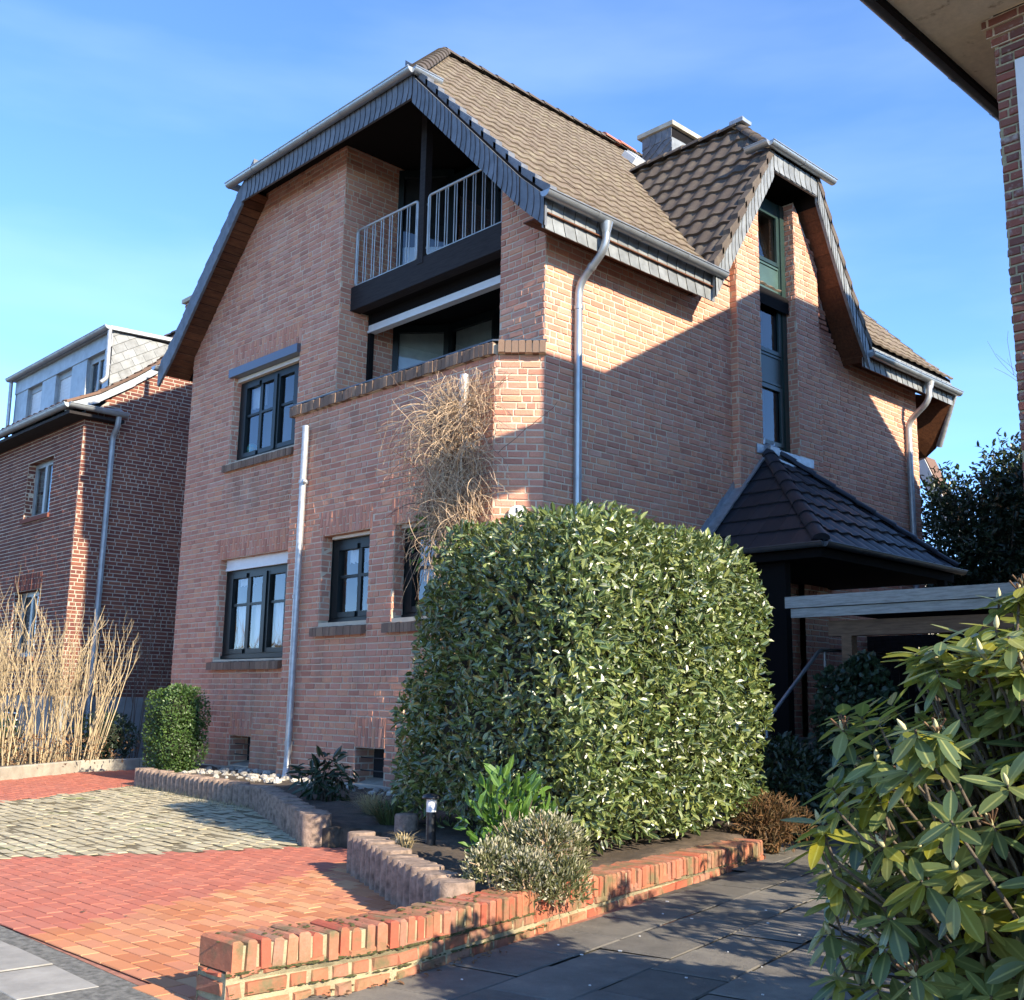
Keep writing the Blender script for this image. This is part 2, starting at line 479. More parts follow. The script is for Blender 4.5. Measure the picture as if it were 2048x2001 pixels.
def brickwork(mb, O, U, W, N, w, h, openings=(), soldiers=(), poly=None, course=.0833, joint=.0115, L=.24, Hd=.115,
              rel=.008, mm=0, bm=1, v_start=0.0, jit=.0036, head=.4, skip_mortar=False):
    """openings / soldiers: (u0,u1,v0,v1). Adds a mortar sheet with holes and every brick in front of it."""
    O, U, W, N = V(O), V(U).normalized(), V(W).normalized(), V(N).normalized()
    if not skip_mortar:
        us = sorted({0.0, w, *[x for o in openings for x in (o[0], o[1]) if 0 < x < w]})
        vs = sorted({0.0, h, *[x for o in openings for x in (o[2], o[3]) if 0 < x < h]})
        for i in range(len(us) - 1):
            for j in range(len(vs) - 1):
                cu, cv = (us[i] + us[i + 1]) / 2, (vs[j] + vs[j + 1]) / 2
                if any(o[0] < cu < o[1] and o[2] < cv < o[3] for o in openings): continue
                q = [(us[i], vs[j]), (us[i + 1], vs[j]), (us[i + 1], vs[j + 1]), (us[i], vs[j + 1])]
                if poly: q = clip_poly(q, poly)
                if len(q) >= 3: mb.poly([O + U * a + W * b for a, b in q], mm)
    soldiers = [(a, b, c, v_start + math.ceil((d - v_start) / course - .2) * course) for a, b, c, d in soldiers]
    k = 0
    v = v_start
    while v < h - .02:
        v0, v1 = v + joint / 2, min(v + course - joint / 2, h)
        vc = (v0 + v1) / 2
        cuts = [(o[0], o[1]) for o in list(openings) + list(soldiers) if o[2] - .03 < vc < o[3] + .005]
        u = -random.uniform(0, L)
        while u < w:
            ln = Hd if random.random() < head else L
            for s0, s1 in sub_intervals(max(u, 0.0), min(u + ln - joint, w), cuts):
                if s1 - s0 < .025: continue
                if poly and not in_poly(((s0 + s1) / 2, vc), poly, .01): continue
                one_brick(mb, O, U, W, N, s0, s1, v0, v1, rel, bm, jit)
            u += ln
        v += course
        k += 1
    for (a, b, c, d) in soldiers:                       # upright bricks above an opening
        n = max(1, round((b - a) / .075))
        st = (b - a) / n
        for i in range(n):
            x0, x1 = a + i * st + .005, a + (i + 1) * st - .005
            if i % 2: cutsv = [(c, c + (d - c) * .66), (c + (d - c) * .66, d)]
            else: cutsv = [(c, c + (d - c) * .34), (c + (d - c) * .34, d)]
            for y0, y1 in cutsv:
                one_brick(mb, O, U, W, N, x0, x1, y0 + .005, y1 - .005, rel + .002, bm, jit)

def reveal(mb, O, U, W, N, rect, depth, mm=0, bm=1, bottom=True, v_start=0.0):
    """Brick jambs, soffit and sill bed of an opening in a wall plane."""
    O, U, W, N = V(O), V(U).normalized(), V(W).normalized(), V(N).normalized()
    u0, u1, v0, v1 = rect
    off = v_start + .0833 * math.ceil((v0 - v_start) / .0833) - v0
    if off > .04: off -= .0833
    brickwork(mb, O + U * u0 + W * v0, -N, W, U, depth, v1 - v0, bm=bm, mm=mm, v_start=off, rel=.004)
    brickwork(mb, O + U * u1 + W * v0, -N, W, -U, depth, v1 - v0, bm=bm, mm=mm, v_start=off, rel=.004)
    brickwork(mb, O + U * u0 + W * v1, U, -N, -W, u1 - u0, depth, bm=bm, mm=mm, rel=.003, L=.075, Hd=.075, course=.24)
    if bottom: mb.poly([O + U * u0 + W * v0, O + U * u1 + W * v0, O + U * u1 + W * v0 - N * depth, O + U * u0 + W * v0 - N * depth], mm)

# ------------------------------------------------------------------ roofing
def tiles(mb, pos, nor, vmax, uL, uR, course=.335, tw=.30, amp=.026, lift=.035, m=0, samples=6, kind='wave'):
    k = 0
    v = 0.0
    u_min = min(uL(0), uL(vmax)); u_max = max(uR(0), uR(vmax))
    while v < vmax - .03:
        va, vb = v, min(v + course + .03, vmax)
        n_t = int((u_max - u_min) / tw) + 2
        for i in range(n_t):
            t0 = u_min + i * tw
            us = [t0 + tw * s / samples for s in range(samples + 1)]
            a0, a1, b0, b1 = uL(va), uR(va), uL(vb), uR(vb)
            ca = [min(max(x, a0), a1) for x in us]
            cb = [min(max(x, b0), b1) for x in us]
            if ca[-1] - ca[0] < .01 and cb[-1] - cb[0] < .01: continue
            dz = random.uniform(-.004, .004)
            def prof(x):
                p = (x - t0) / tw
                if kind == 'flat': return amp * .25 * (1 if p < .12 or p > .93 else 0)
                return amp * (0.5 - 0.5 * math.cos(2 * math.pi * (p + .12))) ** 1.3
            na, nb = nor(0, va), nor(0, vb)
            lo = [pos(c, va) + na * (prof(x) + lift + dz) for c, x in zip(ca, us)]
            hi = [pos(c, vb) + nb * (prof(x) + .004 + dz) for c, x in zip(cb, us)]
            lip = [p - na * (lift + .006) for p in lo]
            n1 = samples + 1
            mb.add(lo + hi + lip + lo, [(j, j + 1, n1 + j + 1, n1 + j) for j in range(samples)] +
                   [(2 * n1 + j, 2 * n1 + j + 1, 3 * n1 + j + 1, 3 * n1 + j) for j in range(samples)], m, False)
            for q in range(samples): mb.s[-2 * samples + q] = True
        v += course
        k += 1

def ridge_tiles(mb, p, q, r=.12, ln=.38, m=0, up=V((0, 0, 1))):
    p, q = V(p), V(q)
    d = (q - p)
    n = max(1, round(d.length / ln))
    x = d.normalized()
    y = up.cross(x).normalized()
    z = x.cross(y)
    for i in range(n):
        a = p + d * (i / n) - x * .02
        b = p + d * ((i + 1) / n) + x * .03
        vs = []
        for c, rr, hh in ((a, r * 1.08, .014), (b, r * .95, .0)):
            for j in range(9):
                an = math.pi * (j / 8)
                vs.append(c + y * math.cos(an) * rr + z * (math.sin(an) * rr * .8 + hh - .03))
        mb.add(vs, [(j, j + 1, 9 + j + 1, 9 + j) for j in range(8)], m, True)
        mb.add(vs[:9], [list(range(9))], m)
        mb.add(vs[9:], [list(range(8, -1, -1))], m)

def slates(mb, p, q, down, nrm, h, pitch=.125, m=0, bulge=.05, th=.012, mr=None):
    """A course of rounded overlapping slates along p->q, hanging by `down`."""
    p, q, down, nrm = V(p), V(q), V(down).normalized(), V(nrm).normalized()
    d = q - p
    x = d.normalized()
    Ln = d.length
    n = max(1, round(Ln / pitch))
    st = Ln / n
    for i in range(n):
        s0 = i * st - st * .25
        s1 = (i + 1) * st + (st * .2 if i < n - 1 else 0)
        K = 7
        a = [p + x * max(s0, 0) + down * (h * j / (K - 1)) + nrm * .001 for j in range(K)]
        e = [p + x * min(s1 + bulge * math.sin(math.pi * (.15 + .85 * j / (K - 1))) - .02, Ln) + down * (h * j / (K - 1) + random.uniform(-.002, .004)) + nrm * (th + random.uniform(0, .003)) for j in range(K)]
        bk = [c - nrm * (th + .004) for c in e]
        mb.add(a + e, [(j, K + j, K + j + 1, j + 1) for j in range(K - 1)], m)
        mb.add(e + bk, [(j, K + j, K + j + 1, j + 1) for j in range(K - 1)], m if mr is None else mr)  # mr: dark slate edge with the shadow gap painted in
        mb.add([a[-1], e[-1], bk[-1], a[-1] - nrm * .01], [(0, 1, 2, 3)], m)

def gutter(mb, p, q, r=.075, m=0, rings=True, ends=(True, True), out=None):
    """Half-round gutter from p to q (centre of its rim)."""
    p, q = V(p), V(q)
    x = (q - p).normalized()
    y = V((0, 0, 1)).cross(x).normalized()
    z = V((0, 0, 1))
    K = 10
    ring = lambda c, rr: [c + y * math.cos(math.pi * (1 + j / K)) * rr + z * math.sin(math.pi * (1 + j / K)) * rr for j in range(K + 1)]
    vs = ring(p, r) + ring(q, r)
    mb.add(vs, [(j, j + 1, K + 2 + j, K + 1 + j) for j in range(K)], m, True)
    vs = ring(p, r - .006) + ring(q, r - .006)
    mb.add(vs, [(j + 1, j, K + 1 + j, K + 2 + j) for j in range(K)], m, True)
    for s in (-1, 1):
        mb.tube([p + y * s * r, q + y * s * r], .009 if s > 0 else .011, 6, m)
    for on, c, s in ((ends[0], p, 1), (ends[1], q, -1)):
        if on:
            e = ring(c, r)
            mb.add(e, [list(range(K + 1))], m)
    if rings:
        n = int((q - p).length / .95)
        for i in range(1, n + 1):
            c = p + (q - p) * (i / (n + 1))
            a, b = ring(c - x * .018, r + .006), ring(c + x * .018, r + .006)
            mb.add(a + b, [(j, j + 1, K + 2 + j, K + 1 + j) for j in range(K)], m, True)

def downpipe(mb, pts, r=.05, m=0, collars=()):
    mb.tube(pts, r, 12, m)
    for c, ax in collars:
        c = V(c); ax = V(ax).normalized()
        mb.tube([c - ax * .022, c + ax * .022], r * 1.16, 12, m)

def smooth_path(pts, rad=.12, n=5):
    pts = [V(p) for p in pts]
    out = [pts[0]]
    for i in range(1, len(pts) - 1):
        a, b, c = pts[i - 1], pts[i], pts[i + 1]
        d0, d1 = (a - b), (c - b)
        k = min(rad, d0.length * .45, d1.length * .45)
        s, e = b + d0.normalized() * k, b + d1.normalized() * k
        for j in range(n + 1):
            t = j / n
            out.append(s * (1 - t) ** 2 + b * 2 * t * (1 - t) + e * t * t)
    out.append(pts[-1])
    return out

# ------------------------------------------------------------------ leaves
LT = np.array([(0, 0, 0), (.33, 0, -.03), (.70, 0, -.035), (1, 0, -.09), (.30, .5, .05), (.68, .44, .03), (.30, -.5, .05), (.68, -.44, .03)], float)
LF = [(0, 1, 4), (1, 2, 5, 4), (2, 3, 5), (0, 6, 1), (6, 7, 2, 1), (7, 3, 2)]

_hw = [(0, .03), (.16, .30), (.34, .46), (.54, .50), (.74, .42), (.90, .22), (1.0, .0)]
LT_HI = np.array([(x, 0, -.05 * math.sin(x * 2.2) - .10 * x * x) for x, _ in _hw] + [(x, w, .035 * math.sin(math.pi * x) - .05 * math.sin(x * 2.2) - .10 * x * x) for x, w in _hw[:-1]] + [(x, -w, .035 * math.sin(math.pi * x) - .05 * math.sin(x * 2.2) - .10 * x * x) for x, w in _hw[:-1]], float)
LF_HI = []
for _i in range(5):
    LF_HI += [(_i, _i + 1, 8 + _i, 7 + _i), (_i + 1, _i, 13 + _i, 14 + _i)]
LF_HI += [(5, 6, 12), (6, 5, 18)]
RIB_HI = [1] * 7 + [0] * 12

def leaf_geo(P, D, N, size, width, curl=1.0, LT=LT, LF=LF):
    """P origins, D directions, N approximate normals -> verts, faces."""
    n = len(P)
    D = D / np.linalg.norm(D, axis=1, keepdims=True)
    Y = np.cross(N, D)
    Y /= np.maximum(np.linalg.norm(Y, axis=1, keepdims=True), 1e-6)
    Z = np.cross(D, Y)
    size = np.broadcast_to(np.asarray(size, float), (n,))
    width = np.broadcast_to(np.asarray(width, float), (n,))
    curl = np.broadcast_to(np.asarray(curl, float), (n,))
    T = LT[None]
    X = P[:, None] + size[:, None, None] * (T[..., 0:1] * D[:, None] + T[..., 1:2] * Y[:, None] * width[:, None, None] + T[..., 2:3] * Z[:, None] * curl[:, None, None])
    vs = X.reshape(-1, 3)
    fs = []
    for i in range(n):
        b = i * len(LT)
        for f in LF: fs.append([b + k for k in f])
    return vs.tolist(), fs

def unit(n):
    a = RNG.normal(size=(n, 3))
    return a / np.linalg.norm(a, axis=1, keepdims=True)
# ================================================================== THE BRICK HOUSE
CX, HE, YV, YF, YB, XS, XL, YR = -13.2, 4.82, 8.38, 8.83, 8.42, -8.8, -17.6, 18.2
YVB = 18.85
Z0 = .17
def zt(h):                       # roof surface above half width h
    return 7.42 + 1.04 * (4.4 - h) if h <= 4.4 else 7.05 + .88 * (HE - h)
HH = 2.25                        # half width of the half-hip eave
ZR, ZH = zt(0), zt(HH)
YRF, YRB = 10.74, 16.55          # ridge ends

house = thing('brick_house', 'large salmon brick house with loggia, half-hipped brown tiled roof and slate-clad verges', 'house', (CX, 13.5, 0))

# ---- front wall
mb = MB()
O = V((XL, YF, Z0))
ops = [(-16.2 - XL, -14.14 - XL, 1.80 - Z0, 3.41 - Z0), (-16.13 - XL, -14.14 - XL, 5.02 - Z0, 6.49 - Z0),
       (-15.53 - XL, -14.92 - XL, 0.20 - Z0, 0.64 - Z0), (-13.12 - XL, -9.59 - XL, 4.62 - Z0, 12),
       (-13.35 - XL, -9.05 - XL, -.1, 4.62 - Z0)]
hx = lambda x, z: (x - XL, z - Z0)
gpoly = [hx(XL, Z0), hx(XS, Z0), hx(XS, zt(4.4) - .16), hx(CX + HH, ZH - .08), hx(CX - HH, ZH - .08), hx(XL, zt(4.4) - .16)]
sold = [(-16.28 - XL, -14.10 - XL, 3.41 - Z0, 3.73 - Z0), (-16.2 - XL, -14.10 - XL, 6.62 - Z0, 6.94 - Z0), (-15.55 - XL, -14.90 - XL, .64 - Z0, .96 - Z0)]
ops_b = list(ops); ops_b[1] = (-16.13 - XL, -14.14 - XL, 5.02 - Z0, 6.62 - Z0)
ops_b[3] = (-13.12 - XL, -9.59 - XL, 4.62 - Z0, 12)
brickwork(mb, O, (1, 0, 0), (0, 0, 1), (0, -1, 0), 8.8, ZH, ops_b, sold, gpoly)
for r_, d in ((ops_b[0], .2), (ops_b[1], .2), (ops[2], .32)):
    reveal(mb, O, (1, 0, 0), (0, 0, 1), (0, -1, 0), r_, d)
mb.build('front_wall', [M['mortar'], M['brick']], house)

# ---- side wall with the stair-gable and its two piers
mb = MB()
O = V((XS, YF, Z0))
brickwork(mb, O, (0, 1, 0), (0, 0, 1), (1, 0, 0), YR - YF, 6.747, [(13.18 - YF, 14.16 - YF, 4.87 - Z0, 12), (12.6 - YF, 13.18 - YF, -1, 12), (14.16 - YF, 14.8 - YF, -1, 12)])
O2 = V((XS, 11.7, 6.917))
brickwork(mb, O2, (0, 1, 0), (0, 0, 1), (1, 0, 0), 4.2, 2.2, [(13.18 - 11.7, 14.16 - 11.7, -1, 9), (12.6 - 11.7, 13.18 - 11.7, -1, 9), (14.16 - 11.7, 14.8 - 11.7, -1, 9)], (),
          [(0.05, 0), (3.75, 0), (2.65, 2.2), (1.35, 2.2)])
XP = -8.68
brickwork(mb, V((XP, 12.6, Z0)), (0, 1, 0), (0, 0, 1), (1, 0, 0), .58, 9.0, (), (), [(0, 0), (.58, 0), (.58, 8.86), (0, 8.15)])
brickwork(mb, V((XP, 14.16, Z0)), (0, 1, 0), (0, 0, 1), (1, 0, 0), .64, 9.0, (), (), [(0, 0), (.64, 0), (.64, 7.9), (0, 8.82)])
brickwork(mb, V((XS, 12.6, Z0)), (1, 0, 0), (0, 0, 1), (0, -1, 0), .12, 8.2)
brickwork(mb, V((XP, 14.8, Z0)), (-1, 0, 0), (0, 0, 1), (0, 1, 0), .12, 7.9)
brickwork(mb, V((-8.98, 14.16, 4.87)), (1, 0, 0), (0, 0, 1), (0, -1, 0), .30, 4.1)
brickwork(mb, V((XP, 13.18, 4.87)), (-1, 0, 0), (0, 0, 1), (0, 1, 0), .30, 4.1)
brickwork(mb, V((XS + .02, 13.18, Z0)), (0, 1, 0), (0, 0, 1), (1, 0, 0), .98, 4.6)
mb.build('side_wall', [M['mortar'], M['brick']], house)

# ---- left and rear walls (plain brickwork, hardly seen)
mb = MB()
brickwork(mb, V((XL, YR, Z0)), (0, -1, 0), (0, 0, 1), (-1, 0, 0), YR - YF, 6.75)
mb.build('left_wall', [M['mortar'], M['brick']], house)
mb = MB()
brickwork(mb, V((XS, YR, Z0)), (-1, 0, 0), (0, 0, 1), (0, 1, 0), 8.8, 9.4, (), (), [(0, 0), (8.8, 0), (8.8, zt(4.4) - .3), (8.8 - 2.15, 9.4), (2.15, 9.4), (0, zt(4.4) - .3)], course=.1, L=.3)
mb.build('rear_wall', [M['mortar'], M['brick']], house)
mb = MB()                        # floors keep daylight out of the rooms
mb.box(XL + .05, XS - .05, YF + .7, YR - .05, 4.3, 4.6)
mb.box(XL + .05, XS - .05, YF + .7, YR - .05, .1, .2)
mb.box(XL + .05, -13.4, YF + .6, YF + .7, .2, 9.5)
mb.build('room_partition', M['inside'], house)

# ---- bay with chamfered end
mb = MB()
bops = [(-12.65 + 13.5, -11.55 + 13.5, 2.22 - Z0, 3.41 - Z0), (-11.03 + 13.5, -9.93 + 13.5, 2.22 - Z0, 3.41 - Z0),
        (-11.68 + 13.5, -11.07 + 13.5, .18 - Z0, .62 - Z0)]
bs = [(-12.72 + 13.5, -11.5 + 13.5, 3.41 - Z0, 3.73 - Z0), (-11.1 + 13.5, -9.88 + 13.5, 3.41 - Z0, 3.73 - Z0), (-11.7 + 13.5, -11.05 + 13.5, .62 - Z0, .94 - Z0)]
brickwork(mb, V((-13.5, YB, Z0)), (1, 0, 0), (0, 0, 1), (0, -1, 0), 4.3, 5.08, bops, bs)
for r_ in bops: reveal(mb, V((-13.5, YB, Z0)), (1, 0, 0), (0, 0, 1), (0, -1, 0), r_, .17 if r_ is not bops[2] else .3)
brickwork(mb, V((-9.2, YB, Z0)), (.41, .41, 0), (0, 0, 1), (.7, -.7, 0), .58, 5.08)
brickwork(mb, V((-13.5, YF, Z0)), (0, -1, 0), (0, 0, 1), (-1, 0, 0), .41, 5.08)
mb.poly([(-13.5, YB + .2, 5.24), (-9.2, YB + .2, 5.24), (-9.2, YB + .2, 4.6), (-13.5, YB + .2, 4.6)], 0)
mb.build('bay_wall', [M['mortar'], M['brick']], house)
mb = MB()
mb.box(-13.4, -9.0, 8.62, 9.6, 4.45, 4.62)
mb.build('terrace_floor', M['concrete'], house)
mb = MB()                        # coping of bricks on edge
def coping(p, q):
    p, q = V(p), V(q)
    d = q - p; n = round(d.length / .078); x = d.normalized(); y = V((0, 0, 1)).cross(x)
    for i in range(n):
        c = p + d * ((i + .5) / n)
        jz = random.uniform(-.006, .006); jy = random.uniform(-.008, .008)
        mb.obox(c + V((0, 0, .075 + jz)) + y * (.02 + jy), x * (d.length / n / 2 - .004), y * .13, V((0, 0, .075)), 0, .012)
    mb.obox((p + q) / 2 + V((0, 0, .06)) + y * .03, d / 2, y * .12, V((0, 0, .06)), 1)
coping((-13.57, YB + .04, 5.25), (-9.19, YB + .04, 5.25))
coping((-9.19, YB + .03, 5.25), (-8.78, YF + .01, 5.25))
mb.build('coping', [M['brick_brown'], M['mortar']], house)
mb = MB()
mb.box(-13.6, -9.2, YB - .06, YB + .22, 5.405, 5.425)
mb.prism([(-9.2, YB - .06, 5.405), (-8.72, YF - .04, 5.405), (-8.9, YF + .1, 5.405), (-9.3, YB + .22, 5.405)], (0, 0, .02))
mb.build('coping_cover', M['zinc_dark'], house)

# ---- plinth
mb = MB()
mb.box(XL - .01, -13.5, YF - .035, YF + .2, -.05, Z0 + .005)
mb.box(-13.53, -9.2, YB - .03, YB + .2, -.05, Z0 + .005)
mb.prism([(-9.2, YB - .03, -.05), (-8.76, YF - .02, -.05), (-9, YF + .1, -.05), (-9.3, YF, -.05)], (0, 0, .22))
mb.box(XS - .2, XS + .025, YF - .01, YR, -.05, Z0)
mb.build('plinth', M['plinth'], house)

# ---- loggia
mb = MB()
brickwork(mb, V((-13.12, YF, 4.62)), (0, 1, 0), (0, 0, 1), (1, 0, 0), 1.12, 4.95)
mb.build('loggia_wall', [M['mortar'], M['brick']], house)
mb = MB()
brickwork(mb, V((-9.59, 10.1, 4.62)), (0, -1, 0), (0, 0, 1), (-1, 0, 0), 1.27, 4.4, (), (), [(0, 0), (1.27, 0), (1.27, 3.5), (0, 3.5)])
mb.build('loggia_wall', [M['mortar'], M['brick']], house)
mb = MB()
mb.box(-13.12, -9.59, 9.2, 12.2, 6.96, 7.28)
mb.build('balcony_floor', M['timber_gap_black'], house)
mb = MB()
mb.box(-13.12, -9.59, 9.02, 9.2, 6.94, 7.31)
mb.build('balcony_beam', M['timber_dark'], house)
mb = MB()
mb.box(-11.52, -11.405, 9.01, 9.13, 7.22, 9.5)
mb.build('balcony_post', M['timber_dark'], house)
def railing(x0, x1, z0, z1, y, n):
    mb = MB()
    c = smooth_path([(x0 + .3, y, z1), (x0, y, z1), (x0, y, z0), (x1, y, z0), (x1, y, z1), (x0 + .3, y, z1)], .06)
    mb.tube(c, .019, 8, 0, True, False)
    for i in range(n):
        k = i // 2
        x = x0 + (x1 - x0) * ((i + .6) / (n + .2)) + (.022 if i % 2 else -.022)
        mb.tube([(x, y, z0), (x, y, z1)], .0085, 6)
    for zz in (z0 + .12, z1 - .12):
        for xx in (x0 - .03, x1 + .03): mb.tube([(xx, y, zz), (xx, y + .04, zz)], .02, 6)
    mb.build('railing', M['rail'], house)
railing(-13.07, -11.60, 7.33, 8.22, 9.06, 14)
railing(-11.36, -9.62, 7.33, 8.22, 9.06, 18)
mb = MB()
mb.box(-13.1, -13.04, 9.35, 9.43, 4.62, 6.95)
mb.build('awning_post', M['timber_gap_black'], house)
mb = MB()
mb.box(-13.06, -9.6, 9.33, 9.45, 6.665, 6.775)
mb.box(-13.06, -9.6, 9.31, 9.33, 6.655, 6.69)
mb.build('awning_box', M['white'], house)
mb = MB()
mb.box(-13.12, -9.59, 9.36, 9.44, 6.775, 6.96)
mb.build('awning_board', M['timber_gap_black'], house)
# glazed facets behind the loggia, two storeys
FAC = [V((-13.12, 9.85, 0)), V((-12.45, 10.42, 0)), V((-11.4, 10.45, 0)), V((-10.4, 10.1, 0)), V((-9.59, 10.0, 0))]
def facet(a, b, z0, z1, blind, blind_z, low, door=False):
    d = b - a; L = d.length; x = d / L; n = V((x.y, -x.x, 0)); z = V((0, 0, 1))
    fr = MB()
    w = .085
    P = lambda u, v, o=0: a + x * u + z * v + n * o
    for u0, u1, v0, v1 in ((0, w, z0, z1), (L - w, L, z0, z1), (w, L - w, z0, z0 + .1), (w, L - w, z1 - .12, z1)):
        fr.obox(P((u0 + u1) / 2, (v0 + v1) / 2), x * (u1 - u0) / 2, z * (v1 - v0) / 2, n * .035)
    f = fr.build('window', M['frame'], house)
    g = MB(); g.poly([P(w, z0 + .1), P(L - w, z0 + .1), P(L - w, z1 - .12), P(w, z1 - .12)])
    g.build('pane', M['glass'], f)
    c = MB()
    c.poly([P(w, blind_z, -.06), P(L - w, blind_z, -.06), P(L - w, z1 - .05, -.06), P(w, z1 - .05, -.06)])
    c.build('blind', M['blind'] if blind else M['inside_dark'], f)
    c = MB(); c.poly([P(w, z0, -.08), P(L - w, z0, -.08), P(L - w, blind_z, -.08), P(w, blind_z, -.08)])
    c.build('curtain', M['curtain'] if low else M['inside_dark'], f)
for i in range(4):
    facet(FAC[i], FAC[i + 1], 4.66, 6.92, True, 6.25 if i == 0 else 5.5, True)
    facet(FAC[i], FAC[i + 1], 7.3, (9.5, 9.4, 8.75, 7.9)[i], False, (8.25, 8.0, 7.6, 7.5)[i], i == 0)

# ---- windows of the front
def window(x0, x1, z0, z1, y, cols, rail_z, rows=True, valance=True, net=None, fw=.075, label=None):
    """Frame with casements (cols = list of pane intervals), pane, net curtain."""
    mb = MB()
    mb.box(x0, x0 + fw, y - .03, y + .05, z0, z1); mb.box(x1 - fw, x1, y - .03, y + .05, z0, z1)
    mb.box(x0 + fw, x1 - fw, y - .03, y + .05, z0, z0 + fw); mb.box(x0 + fw, x1 - fw, y - .03, y + .05, z1 - fw, z1)
    xs = [x0 + fw] + [v for c in cols for v in c] + [x1 - fw]
    for i in range(0, len(xs), 2):                      # stiles and glazing bars
        wdt = xs[i + 1] - xs[i]
        yy = y - .045 if wdt > .12 or i in (0, len(xs) - 2) else y - .015
        mb.box(xs[i] + .001, xs[i + 1], yy, y + .045, z0 + fw + .002, z1 - fw - .002)
        if wdt > .12 and 0 < i < len(xs) - 2: mb.box(xs[i] + wdt * .32, xs[i] + wdt * .68, yy - .022, yy, z0 + fw + .01, z1 - fw - .01)
    for c in cols:
        mb.box(c[0] - .001, c[1] + .001, y - .043, y + .043, z0 + fw + .003, z0 + fw + .075)
        mb.box(c[0] - .001, c[1] + .001, y - .043, y + .043, z1 - fw - .07, z1 - fw - .003)
        if rows: mb.box(c[0] - .002, c[1] + .002, y - .017, y + .02, rail_z - .02, rail_z + .02)
    mb.box(x0 - .0, x1, y - .055, y - .03, z0 - .001, z0 + .05)
    f = mb.build('window', M['frame'], house)
    if label: f['label'] = label
    g = MB()
    for c in cols: g.poly([(c[0], y + .005, z0 + fw + .07), (c[1], y + .005, z0 + fw + .07), (c[1], y + .005, z1 - fw - .06), (c[0], y + .005, z1 - fw - .06)])
    g.build('pane', M['glass'], f)
    # room niche behind
    r = MB()
    yb = y + .5
    r.poly([(x0 - .1, yb, z0 - .1), (x1 + .1, yb, z0 - .1), (x1 + .1, yb, z1 + .1), (x0 - .1, yb, z1 + .1)])
    r.poly([(x0 - .1, y + .06, z0 + .02), (x1 + .1, y + .06, z0 + .02), (x1 + .1, yb, z0 + .02), (x0 - .1, yb, z0 + .02)])
    r.poly([(x0 - .1, y + .06, z1 + .06), (x1 + .1, y + .06, z1 + .06), (x1 + .1, yb, z1 + .06), (x0 - .1, yb, z1 + .06)])
    for xx in (x0 - .1, x1 + .1): r.poly([(xx, y + .06, z0 - .1), (xx, yb, z0 - .1), (xx, yb, z1 + .1), (xx, y + .06, z1 + .1)])
    r.build('room_niche', M['inside'], f)
    def netc(a, b, c, d, scallop=True):
        n = int((b - a) / .012)
        vs = []
        for i in range(n + 1):
            x = a + (b - a) * i / n
            yy = y + .11 + .018 * math.sin(x * 62) + .006 * math.sin(x * 23)
            lo = c - (.022 * abs(math.sin(x * 33)) if scallop else 0)
            vs += [(x, yy, lo), (x, yy, d)]
        q = MB(); q.add(vs, [(2 * i, 2 * i + 2, 2 * i + 3, 2 * i + 1) for i in range(n)], 0, True)
        q.build('net_curtain', M['curtain'], f)
    if net:
        for a in net: netc(*a)
    return f

def sill(x0, x1, z, y_front, y_back, depth_lo, name='sill', parent=None, slope=.05, h=.115):
    mb = MB()
    n = round((x1 - x0) / .078)
    for i in range(n):
        a = x0 + (x1 - x0) * i / n; b = x0 + (x1 - x0) * (i + 1) / n - .007
        jy = random.uniform(-.005, .005); jz = random.uniform(-.003, .003)
        pts = [(a, y_front + jy, z - slope - h), (a, y_back, z - h), (a, y_back, z + jz), (a, y_front + jy, z - slope + jz)]
        mb.prism(pts, (b - a, 0, 0), 0)
    mb.box(x0, x1 - .01, y_front + .012, y_back - .001, z - slope - h + .01, z - slope - .01, 1)
    return mb.build(name, [M['brick_brown'], M['mortar']], parent or house)

w1 = window(-16.2, -14.14, 1.82, 3.24, 9.0, [(-15.96, -15.55), (-15.45, -15.05), (-14.84, -14.40)], 2.67, net=[(-16.0, -14.36, 2.03, 2.66, True), (-15.98, -15.5, 3.0, 3.2, True)], label='lower left window with white roller box and net curtains')
mb = MB(); mb.box(-16.13, -14.15, 8.92, 9.05, 3.23, 3.41); mb.box(-16.13, -14.15, 8.905, 8.92, 3.225, 3.27); mb.build('shutter_box', M['white'], w1)
sill(-16.25, -14.12, 1.80, YF - .10, 8.98, 0, parent=w1)
w2 = window(-16.13, -14.14, 5.02, 6.42, 9.0, [(-15.9, -15.52), (-15.44, -15.06), (-14.87, -14.46)], 5.80, net=[(-15.92, -15.5, 5.95, 6.36, False)], label='upper left window under a dark metal shutter box')
mb = MB(); mb.box(-16.12, -14.15, 8.9, 9.02, 6.40, 6.47); mb.build('shutter_rail', M['cream'], w2)
mb = MB(); mb.box(-16.2, -14.12, YF - .07, 9.0, 6.475, 6.615); mb.build('shutter_box', M['bluegrey'], w2)
sill(-16.22, -14.12, 5.02, YF - .07, 8.98, 0, parent=w2)
w3 = window(-12.65, -11.55, 2.22, 3.36, 8.63, [(-12.47, -12.06), (-11.98, -11.68)], 2.85, net=[(-12.45, -11.7, 3.06, 3.3, True)], label='small bay window with a short net valance')
mb = MB(); mb.box(-12.56, -11.56, 8.52, 8.58, 3.365, 3.405); mb.build('shutter_rail', M['cream'], w3)
sill(-12.72, -11.54, 2.20, YB - .09, 8.6, 0, parent=w3)
w4 = window(-11.03, -9.93, 2.22, 3.36, 8.63, [(-10.85, -10.44), (-10.36, -10.1)], 2.85, net=[(-10.83, -10.1, 3.06, 3.3, True)], label='small bay window half hidden by the hedge')
mb = MB(); mb.box(-11.02, -9.94, 8.52, 8.58, 3.365, 3.405); mb.build('shutter_rail', M['cream'], w4)
